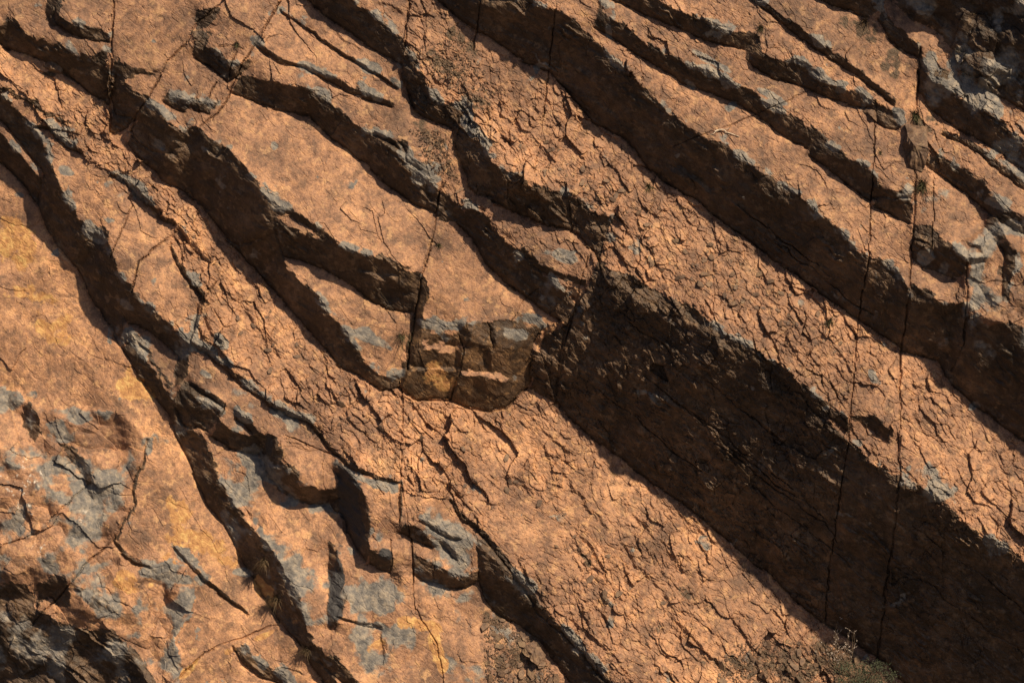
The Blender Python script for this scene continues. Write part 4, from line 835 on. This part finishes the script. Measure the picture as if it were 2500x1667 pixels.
for iid in OWN:
    L = LEDGE[iid]; selo = co_ == L['k']
    if selo.sum() < 40: print('empty ledge', iid); continue
    jj, ii = np.nonzero(selo)
    root = bpy.data.objects.new(L['name'], None)
    root.location = (float((uu[ii].mean() - 1176) * S), 1.0, float(ZC + (784 - vv[jj].max()) * S))
    root.empty_display_size = 0.3
    COL.objects.link(root)
    tag(root, L['label'], L['cat'], 'ledges of the layered rock face' if L['cat'] == 'rock ledge' else None)
    for nm, c, mt in (('weathered_face', False, M_FACE), ('broken_edge', True, M_FRONT_SHADED if iid == 'block' else M_EDGE_SHADED)):
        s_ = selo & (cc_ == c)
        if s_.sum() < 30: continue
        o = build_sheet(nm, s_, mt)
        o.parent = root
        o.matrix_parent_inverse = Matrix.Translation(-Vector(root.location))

# ------------------------------------------------------------------ ground and the hillside round the face
def grid_sheet(name, xs, ys, fn, material, smooth=True):
    bm = bmesh.new()
    rows = [[bm.verts.new(fn(x, y)) for x in xs] for y in ys]
    for j in range(len(ys) - 1):
        for i in range(len(xs) - 1):
            bm.faces.new((rows[j][i], rows[j][i + 1], rows[j + 1][i + 1], rows[j + 1][i]))
    me = bpy.data.meshes.new(name); bm.to_mesh(me); bm.free()
    for p in me.polygons: p.use_smooth = smooth
    me.materials.append(material)
    o = bpy.data.objects.new(name, me); COL.objects.link(o)
    return o
def n1d(x, z, wl, sd):
    return float(fbm(np.array([[x]], np.float32), np.array([[z]], np.float32), wl, 4, sd)[0, 0])
def hill(x, z):
    out = max(abs(x) - 9.0, z - 15.5, 2.8 - z, 0.0)
    return (x, 2.4 + 0.9 * n1d(x, z, 9, 401) * min(out, 2) / 2 + 0.25 * max(z - 16, 0), z)
o = grid_sheet('hillside', np.linspace(-60, 60, 121), np.linspace(-2, 40, 61), hill, M_EDGE_SHADED)
tag(o, None, None, kind='structure')
m_g, n_, l_, b_ = mat('stony_ground')
tn = n_.new('ShaderNodeTexNoise'); tn.inputs['Scale'].default_value = 0.7; tn.inputs['Detail'].default_value = 9
rp = n_.new('ShaderNodeValToRGB'); rp.color_ramp.elements[0].color = (0.03, 0.022, 0.015, 1); rp.color_ramp.elements[1].color = (0.09, 0.065, 0.042, 1)
ge = n_.new('ShaderNodeNewGeometry'); l_.new(ge.outputs['Position'], tn.inputs['Vector']); l_.new(tn.outputs[0], rp.inputs[0]); l_.new(rp.outputs[0], b_.inputs['Base Color'])
b_.inputs['Roughness'].default_value = 0.95
o = grid_sheet('ground', [-1500, -300, -80, -30, 0, 30, 80, 300, 1500], [-1500, -300, -110, -60, -30, -10, 2.0], lambda x, y: (x, y, 0.0), m_g)
tag(o, None, None, kind='structure')

# ------------------------------------------------------------------ loose stones
Hs = Hh.copy()
for _ in range(3):
    Hs[1:-1, 1:-1] = (Hs[1:-1, 1:-1] * 2 + Hs[:-2, 1:-1] + Hs[2:, 1:-1] + Hs[1:-1, :-2] + Hs[1:-1, 2:]) / 6
def surf(u, v):
    i = min(max(int(round((u - U0) / STEP)), 4), NU - 5); j = min(max(int(round((v - V0) / STEP)), 4), NV - 5)
    h = float(Hs[j, i])
    gx = float(Hs[j, i + 4] - Hs[j, i - 4]) / (8 * STEP); gy = float(Hs[j + 4, i] - Hs[j - 4, i]) / (8 * STEP)
    p = Vector(((u - 1176) * S, -h * S, ZC + (784 - v) * S))
    nrm = Vector((-gx, -1.0, gy)).normalized()
    return p, nrm
def W3(u, v, h):
    return Vector(((u - 1176) * S, -h * S, ZC + (784 - v) * S))
rs = random.Random(21)
from mathutils import noise as mnoise
def hull_mesh(name, pts, material, cuts=0, jit=0.0, rugged=0.0):
    bm = bmesh.new()
    for p in pts: bm.verts.new(p)
    r = bmesh.ops.convex_hull(bm, input=bm.verts)
    bmesh.ops.delete(bm, geom=[e for e in r['geom_interior'] + r['geom_unused'] if isinstance(e, bmesh.types.BMVert)], context='VERTS')
    if cuts:
        bmesh.ops.triangulate(bm, faces=bm.faces[:])
        bmesh.ops.subdivide_edges(bm, edges=bm.edges[:], cuts=cuts, use_grid_fill=True)
        for v in bm.verts:
            v.co += Vector((rs.uniform(-1, 1), rs.uniform(-1, 1), rs.uniform(-1, 1))) * jit
    bmesh.ops.recalc_face_normals(bm, faces=bm.faces[:])
    if rugged:
        bm.normal_update()
        nn = [v.normal.copy() for v in bm.verts]
        for v, q in zip(bm.verts, nn):
            c = v.co
            e = mnoise.cell(c * 9.0) * 0.5 + mnoise.noise(c * 7.0) + 0.5 * mnoise.noise(c * 19.0) - 0.4
            v.co = c + q * e * rugged
    me = bpy.data.meshes.new(name); bm.to_mesh(me); bm.free()
    me.materials.append(material)
    return me
def flake_points():
    n = rs.randint(5, 7); pts = []
    a0 = rs.uniform(0, 6.28)
    for k in range(n):
        a = a0 + 6.283 * k / n + rs.uniform(-0.3, 0.3); r = rs.uniform(0.7, 1.1)
        x, y = r * math.cos(a), 0.62 * r * math.sin(a)
        t = rs.uniform(0.12, 0.24)
        pts += [(x, y, -0.15), (x * 0.92 + rs.uniform(-.05, .05), y * 0.92, t)]
    return pts
M_STONE = rock_material('loose_stone', ((0.15, 0.096, 0.068), (0.25, 0.155, 0.105), (0.34, 0.215, 0.14), (0.44, 0.31, 0.20)))
FL = [hull_mesh('stone_flake', flake_points(), M_STONE) for _ in range(14)]
def scatter(polys, n, s0, s1, name, label, cat, group, lean=0.5, pw=2.0):
    out = 0; tries = 0
    ring = polys
    xs = [p[0] for p in ring]; ys = [p[1] for p in ring]
    while out < n and tries < n * 60:
        tries += 1
        u = rs.uniform(min(xs), max(xs)); v = rs.uniform(min(ys), max(ys))
        c = False
        for k in range(len(ring)):
            x0, y0 = ring[k - 1]; x1, y1 = ring[k]
            if (y0 > v) != (y1 > v) and u < (x1 - x0) * (v - y0) / (y1 - y0) + x0: c = not c
        if not c: continue
        p, nr = surf(u, v)
        sz = (s0 + (s1 - s0) * rs.random() ** pw) * S
        q = (nr + Vector((rs.uniform(-1, 1), rs.uniform(-1, 1), rs.uniform(-1, 1))) * lean * 0.6).normalized()
        M = q.to_track_quat('Z', 'Y').to_matrix().to_4x4() @ Matrix.Rotation(rs.uniform(0, 6.28), 4, 'Z')
        M = Matrix.Translation(p + nr * sz * 0.12) @ M @ Matrix.Diagonal((sz, sz, sz * rs.uniform(0.7, 1.4), 1))
        o = bpy.data.objects.new(name, rs.choice(FL)); COL.objects.link(o)
        o.matrix_world = M
        tag(o, label, cat, group)
        out += 1
SCREE_R = [(1650, 1590), (1655, 1530), (1690, 1490), (1740, 1482), (1800, 1478), (1870, 1490), (1930, 1488), (1990, 1520), (2040, 1560), (2060, 1600)]
SCREE_C = [(1112, 1420), (1150, 1430), (1190, 1455), (1228, 1480), (1250, 1520), (1290, 1575), (1280, 1600), (1120, 1600), (1110, 1500)]
GREAT_A = [(1420, 500), (1500, 470), (1640, 560), (1760, 640), (1880, 720), (1900, 760), (1800, 740), (1640, 680), (1500, 620), (1430, 580)]
scatter(SCREE_R, 85, 6, 17, 'stone_flake', 'angular tan stone chip lying in the dark scree below the big shadowed wall', 'stone', 'stone chips in the scree under the big wall')
scatter(SCREE_C, 48, 6, 18, 'stone_flake', 'angular tan stone chip in the pocket of dark soil at the bottom centre', 'stone', 'stone chips in the soil pocket at the bottom')
scatter([(1180, 300), (1260, 330), (1420, 430), (1500, 470), (1640, 560), (1760, 640), (1880, 720), (1940, 800), (1900, 860), (1800, 780), (1640, 690), (1500, 640), (1400, 500), (1250, 410), (1150, 360)], 85, 5, 13, 'stone_flake', 'thin loose stone chip lying on the longest ledge above the big wall', 'stone', 'loose chips on the longest ledge', 0.35)
scatter([(960, 290), (1010, 300), (1060, 420), (1120, 470), (1080, 470), (1000, 400), (940, 330)], 20, 5, 11, 'stone_flake', 'loose stone chip on the shaded narrow ledge above the central block', 'stone', 'loose chips on the shaded narrow ledge', 0.5)
scatter([(560, 640), (620, 700), (760, 850), (900, 920), (1050, 960), (1250, 1100), (1400, 1250), (1550, 1400), (1500, 1500), (1300, 1300), (1100, 1150), (800, 1000), (600, 850), (520, 740)], 55, 5, 14, 'stone_flake', 'loose orange stone flake lying on the wide cracked ledge', 'stone', 'loose flakes on the wide cracked ledge', 0.3)
def gravel(name, rings, n, s0, s1, material, label=None):
    base = np.array([[1, 0, -.2], [-.5, .7, -.2], [-.6, -.6, -.2], [.1, .1, .5], [.5, .55, .1], [-.2, -.1, .45]])
    tri = np.array([[0, 4, 3], [4, 1, 3], [1, 5, 3], [1, 2, 5], [2, 0, 3], [2, 3, 5], [0, 2, 1], [0, 1, 4]])
    vs, fs = [], []
    for ring in rings:
        xs = [p[0] for p in ring]; ys = [p[1] for p in ring]; k = 0
        while k < n:
            u = rs.uniform(min(xs), max(xs)); v = rs.uniform(min(ys), max(ys)); c = False
            for q in range(len(ring)):
                x0, y0 = ring[q - 1]; x1, y1 = ring[q]
                if (y0 > v) != (y1 > v) and u < (x1 - x0) * (v - y0) / (y1 - y0) + x0: c = not c
            k += 1
            if not c: continue
            p, nr = surf(u, v)
            Rm = Euler((rs.uniform(0, 6.28), rs.uniform(0, 6.28), rs.uniform(0, 6.28))).to_matrix()
            sz = (s0 + (s1 - s0) * rs.random() ** 2) * S
            b0 = len(vs)
            for w in base: vs.append(p + Rm @ Vector(w) * sz)
            fs += [tuple(int(x) + b0 for x in t) for t in tri]
    me = bpy.data.meshes.new(name); me.from_pydata(vs, [], fs); me.materials.append(material)
    o = bpy.data.objects.new(name, me); COL.objects.link(o)
    tag(o, label, 'gravel', kind='stuff')
gravel('gravel', [SCREE_R, SCREE_C], 2600, 1.5, 5, M_STONE, 'fine brown gravel and soil crumbs in the scree pockets')
gravel('gravel', [[(1180, 300), (1420, 430), (1640, 560), (1880, 720), (1940, 800), (1900, 860), (1640, 690), (1400, 500), (1150, 360)], [(960, 110), (1060, 90), (1160, 230), (1080, 230), (1000, 190)], [(940, 300), (1010, 300), (1060, 420), (1000, 400)]], 900, 2, 6, M_STONE, 'loose rock crumbs strewn along the chipped upper ledges')

def stone(name, pts, label, cat='stone', cuts=5, jit=0.002, material=None, group=None):
    c = sum((W3(*p) for p in pts), Vector()) / len(pts)
    me = hull_mesh(name, [W3(*p) - c for p in pts], material or M_STONE, cuts, jit, 0.028)
    o = bpy.data.objects.new(name, me); o.location = c; COL.objects.link(o)
    tag(o, label, cat, group)
def hh_(u, v):
    return -surf(u, v)[0].y / S
h = hh_(2092, 345)
stone('square_stone', [(2066, 294, h + 8), (2116, 299, h + 4), (2120, 348, h + 22), (2082, 338, h + 32), (2068, 318, h + 24), (2076, 392, h + 6), (2108, 402, h + 2), (2062, 345, h + 4), (2112, 372, h + 16), (2066, 296, h - 25), (2118, 300, h - 25), (2110, 400, h - 25), (2066, 380, h - 25)],
      'small square pale stone wedged by the long vertical joint at the upper right')
h = hh_(120, 148)
stone('loose_stone', [(94, 152, h + 2), (112, 133, h + 6), (126, 132, h + 8), (142, 143, h + 4), (143, 166, h), (116, 158, h + 20), (104, 166, h), (96, 150, h - 14), (142, 146, h - 14), (120, 168, h - 12)],
      'small wedge shaped grey stone under the jagged edge at the top left')
h = hh_(1230, 1505)
stone('pale_stone', [(1199, 1502, h + 10), (1206, 1490, h + 12), (1226, 1478, h + 8), (1242, 1484, h + 6), (1257, 1510, h + 12), (1236, 1534, h + 22), (1215, 1520, h + 24), (1204, 1512, h + 18), (1230, 1500, h + 22), (1205, 1500, h - 8), (1250, 1512, h - 8), (1230, 1530, h - 8)],
      'pale yellow stone, the largest in the soil pocket at the bottom centre')
h = hh_(1985, 262)
stone('loose_stone', [(1968, 262, h + 4), (1992, 246, h + 8), (2003, 258, h + 8), (2004, 288, h + 4), (1990, 276, h + 20), (1972, 268, h + 4), (1970, 262, h - 14), (2003, 250, h - 14), (2003, 290, h - 14)],
      'three sided stone block at the end of the thin fronted ledge, upper right')

# ------------------------------------------------------------------ plants
def plain(name, c, rough=0.8):
    m, n, l, b = mat(name)
    t = n.new('ShaderNodeTexNoise'); t.inputs['Scale'].default_value = 25
    g = n.new('ShaderNodeNewGeometry'); l.new(g.outputs['Position'], t.inputs['Vector'])
    r = n.new('ShaderNodeValToRGB'); r.color_ramp.elements[0].position = 0.3; r.color_ramp.elements[1].position = 0.7
    r.color_ramp.elements[0].color = (*[x * 0.6 for x in c], 1); r.color_ramp.elements[1].color = (*[min(1, x * 1.4) for x in c], 1)
    l.new(t.outputs[0], r.inputs[0]); l.new(r.outputs[0], b.inputs['Base Color']); b.inputs['Roughness'].default_value = rough
    return m
M_GREEN = plain('dark_grass', (0.055, 0.055, 0.022)); M_DRY = plain('dry_grass', (0.085, 0.058, 0.030)); M_TWIG = plain('bleached_twig', (0.48, 0.41, 0.33)); M_STEM = plain('dry_stem', (0.15, 0.11, 0.075))
M_LEAF = plain('small_leaves', (0.05, 0.062, 0.035)); M_PALE = plain('dry_pale_leaves', (0.50, 0.44, 0.40))
def blade(bm, p, d, up, L, w, bend, seg=4):
    side = d.cross(up)
    side = side.normalized() if side.length > 1e-4 else Vector((1, 0, 0))
    prev = None
    for k in range(seg + 1):
        t = k / seg
        q = p + d * L * t + up * bend * L * t * t
        ww = w * (1 - t) ** 0.7 + 0.0003
        a = bm.verts.new(q - side * ww); b = bm.verts.new(q + side * ww)
        if prev: bm.faces.new((prev[0], prev[1], b, a))
        prev = (a, b)
def tuft(u, v, size, n, label, material=None, cat='grass tuft', name='grass_tuft', fall=-0.35, w=0.7, spread=0.9):
    p, nr = surf(u, v)
    bm = bmesh.new()
    for _ in range(n):
        d = (nr * rs.uniform(0.4, 1.0) + Vector((rs.uniform(-1, 1), rs.uniform(-0.4, 0.4), rs.uniform(-0.6, 1.1))) * spread).normalized()
        L = size * S * rs.uniform(0.5, 1.15)
        blade(bm, Vector((rs.uniform(-1, 1), 0, rs.uniform(-1, 1))) * size * S * 0.16, d, Vector((0, 0, 1)), L, w * S * rs.uniform(0.6, 1.2), fall * rs.uniform(0.3, 1.6))
    me = bpy.data.meshes.new(name); bm.to_mesh(me); bm.free(); me.materials.append(material or M_GREEN)
    o = bpy.data.objects.new(name, me); o.location = p - nr * 0.01; COL.objects.link(o)
    tag(o, label, cat)
tuft(1488, 430, 22, 70, 'small dark grass tuft on the longest ledge under the tall dark edge')
tuft(1903, 738, 22, 80, 'dark grass tuft standing alone on the lower half of the longest ledge')
tuft(2105, 430, 34, 160, 'bushy dark grass tuft growing below the small square stone')
tuft(2090, 272, 26, 120, 'low dark grass tuft growing just above the small square stone')
tuft(546, 104, 18, 60, 'small dark grass tuft on the cracked blocky ledge at the top left')
tuft(922, 772, 42, 60, 'wiry grass tuft in the shaded joint left of the central block', fall=-0.5, w=0.45)
tuft(2010, 358, 14, 40, 'tiny grass tuft on the scalloped ledge beside the thin vertical crack')
tuft(1740, 76, 22, 60, 'small dark grass tuft at the broken gap of the thin fronted ledge')
tuft(1008, 562, 15, 40, 'tiny grass tuft rooted in the crack behind the central block')
tuft(604, 1290, 34, 110, 'dry brown grass clump in the long dark step, its upper part', M_DRY, spread=0.6)
tuft(632, 1376, 40, 150, 'dense dry brown grass clump in the long dark step beside the ochre slab', M_DRY, spread=0.6)
tuft(702, 1492, 30, 100, 'dry grass clump near the lower end of the long dark step', M_DRY, spread=0.7)
tuft(1120, 255, 20, 50, 'dry grass wisps on the chipped upper end of the longest ledge', M_DRY, w=0.5)
tuft(1975, 60, 26, 60, 'dry grass clump in the soil of the shaded ledge under the top right crag', M_DRY)

def tube(bm, pts, r0, r1, seg=5):
    prev = None
    for k, p in enumerate(pts):
        d = (pts[min(k + 1, len(pts) - 1)] - pts[max(k - 1, 0)]).normalized()
        a = d.cross(Vector((0.31, 0.77, 0.55))).normalized(); b = d.cross(a)
        r = r0 + (r1 - r0) * k / (len(pts) - 1)
        ring = [bm.verts.new(p + (a * math.cos(6.283 * q / seg) + b * math.sin(6.283 * q / seg)) * r) for q in range(seg)]
        if prev:
            for q in range(seg): bm.faces.new((prev[q], prev[(q + 1) % seg], ring[(q + 1) % seg], ring[q]))
        prev = ring
def finish(bm, name, material, parent=None, loc=None):
    me = bpy.data.meshes.new(name); bm.to_mesh(me); bm.free(); me.materials.append(material)
    o = bpy.data.objects.new(name, me); COL.objects.link(o)
    if loc is not None: o.location = loc
    if parent: o.parent = parent; o.matrix_parent_inverse = Matrix.Translation(-Vector(parent.location))
    return o
bm = bmesh.new()
h0 = hh_(905, 735) + 1; h1_ = hh_(868, 665)
tube(bm, [W3(906, 736, h0), W3(899, 712, h0 + 28), W3(888, 690, h0 + 42), W3(875, 672, h0 + 48), W3(862, 660, h0 + 50)], 0.0035, 0.0018)
tag(finish(bm, 'long_grass', M_DRY), 'single long bent grass stem over the pointed lit tread below the smooth slab', 'grass stem')
bm = bmesh.new()
def on(u, v, d=1.5): return W3(u, v, hh_(u, v) + d)
tube(bm, [on(1636, 308, 3), on(1647, 304, 5), on(1656, 304, 6), on(1662, 310, 4), on(1674, 313, 3), on(1692, 320, 2)], 0.017, 0.006, 6)
tube(bm, [on(1656, 304, 6), on(1664, 303, 8), on(1670, 300, 9)], 0.008, 0.003)
tube(bm, [on(1640, 306, 4), on(1632, 314, 3), on(1625, 316, 2)], 0.008, 0.003)
tag(finish(bm, 'dry_twig', M_TWIG), 'white dry twig lying on the long ledge with the tall dark edge', 'twig')
# bleached shrub and green shrub at the bottom right
p0, n0 = surf(1945, 1562)
root = bpy.data.objects.new('dry_shrub', None); root.location = p0; COL.objects.link(root)
tag(root, 'leafless grey shrub with tiny whitish seed heads at the foot of the big wall', 'shrub')
bs = bmesh.new(); bl = bmesh.new()
for k in range(16):
    tgt = Vector((rs.uniform(-0.42, 0.34), rs.uniform(-0.35, -0.05), rs.uniform(0.35, 0.95)))
    a = p0 + Vector((rs.uniform(-.03, .03), 0, 0)); b = p0 + tgt * 0.45 + Vector((rs.uniform(-.08, .08), rs.uniform(-.05, .05), 0)); c = p0 + tgt
    tube(bs, [a, (a + b) / 2 + Vector((0.01, 0, 0)), b, (b + c) / 2 + Vector((rs.uniform(-.04, .04), 0, .02)), c], 0.005, 0.0015, 4)
    for q in range(3):
        f = b.lerp(c, rs.random()); e = f + Vector((rs.uniform(-.15, .15), rs.uniform(-.08, .04), rs.uniform(0.03, .16)))
        tube(bs, [f, (e + f) / 2 + Vector((0, 0, .01)), e], 0.0025, 0.001, 4)
        for z in range(4):
            w = f.lerp(e, rs.uniform(0.3, 1)); d = Vector((rs.uniform(-1, 1), rs.uniform(-1, 1), rs.uniform(-.3, 1))).normalized()
            blade(bl, w, d, Vector((0, -1, 0)), rs.uniform(.012, .03), .005, 0.1, 2)
finish(bs, 'stems', M_STEM, root); finish(bl, 'foliage', M_PALE, root)
p1, n1_ = surf(2005, 1575)
root = bpy.data.objects.new('green_shrub', None); root.location = p1; COL.objects.link(root)
tag(root, 'low dark green shrub at the bottom edge beside the leafless grey shrub', 'shrub')
bs = bmesh.new(); bl = bmesh.new()
for k in range(60):
    tgt = Vector((rs.uniform(-0.48, 0.42), rs.uniform(-0.4, -0.02), rs.uniform(-0.12, 0.30) ))
    c = p1 + tgt
    tube(bs, [p1, p1 + tgt * 0.5 + Vector((0, -0.03, 0.03)), c], 0.004, 0.0012, 4)
    for z in range(34):
        w = c + Vector((rs.gauss(0, .05), rs.gauss(0, .05), rs.gauss(0, .04))); d = Vector((rs.uniform(-1, 1), rs.uniform(-1, 0.4), rs.uniform(-.4, 1))).normalized()
        blade(bl, w, d, Vector((0, -1, 0)), rs.uniform(.014, .035), .006, 0.1, 2)
finish(bs, 'stems', M_STEM, root); finish(bl, 'foliage', M_LEAF, root)
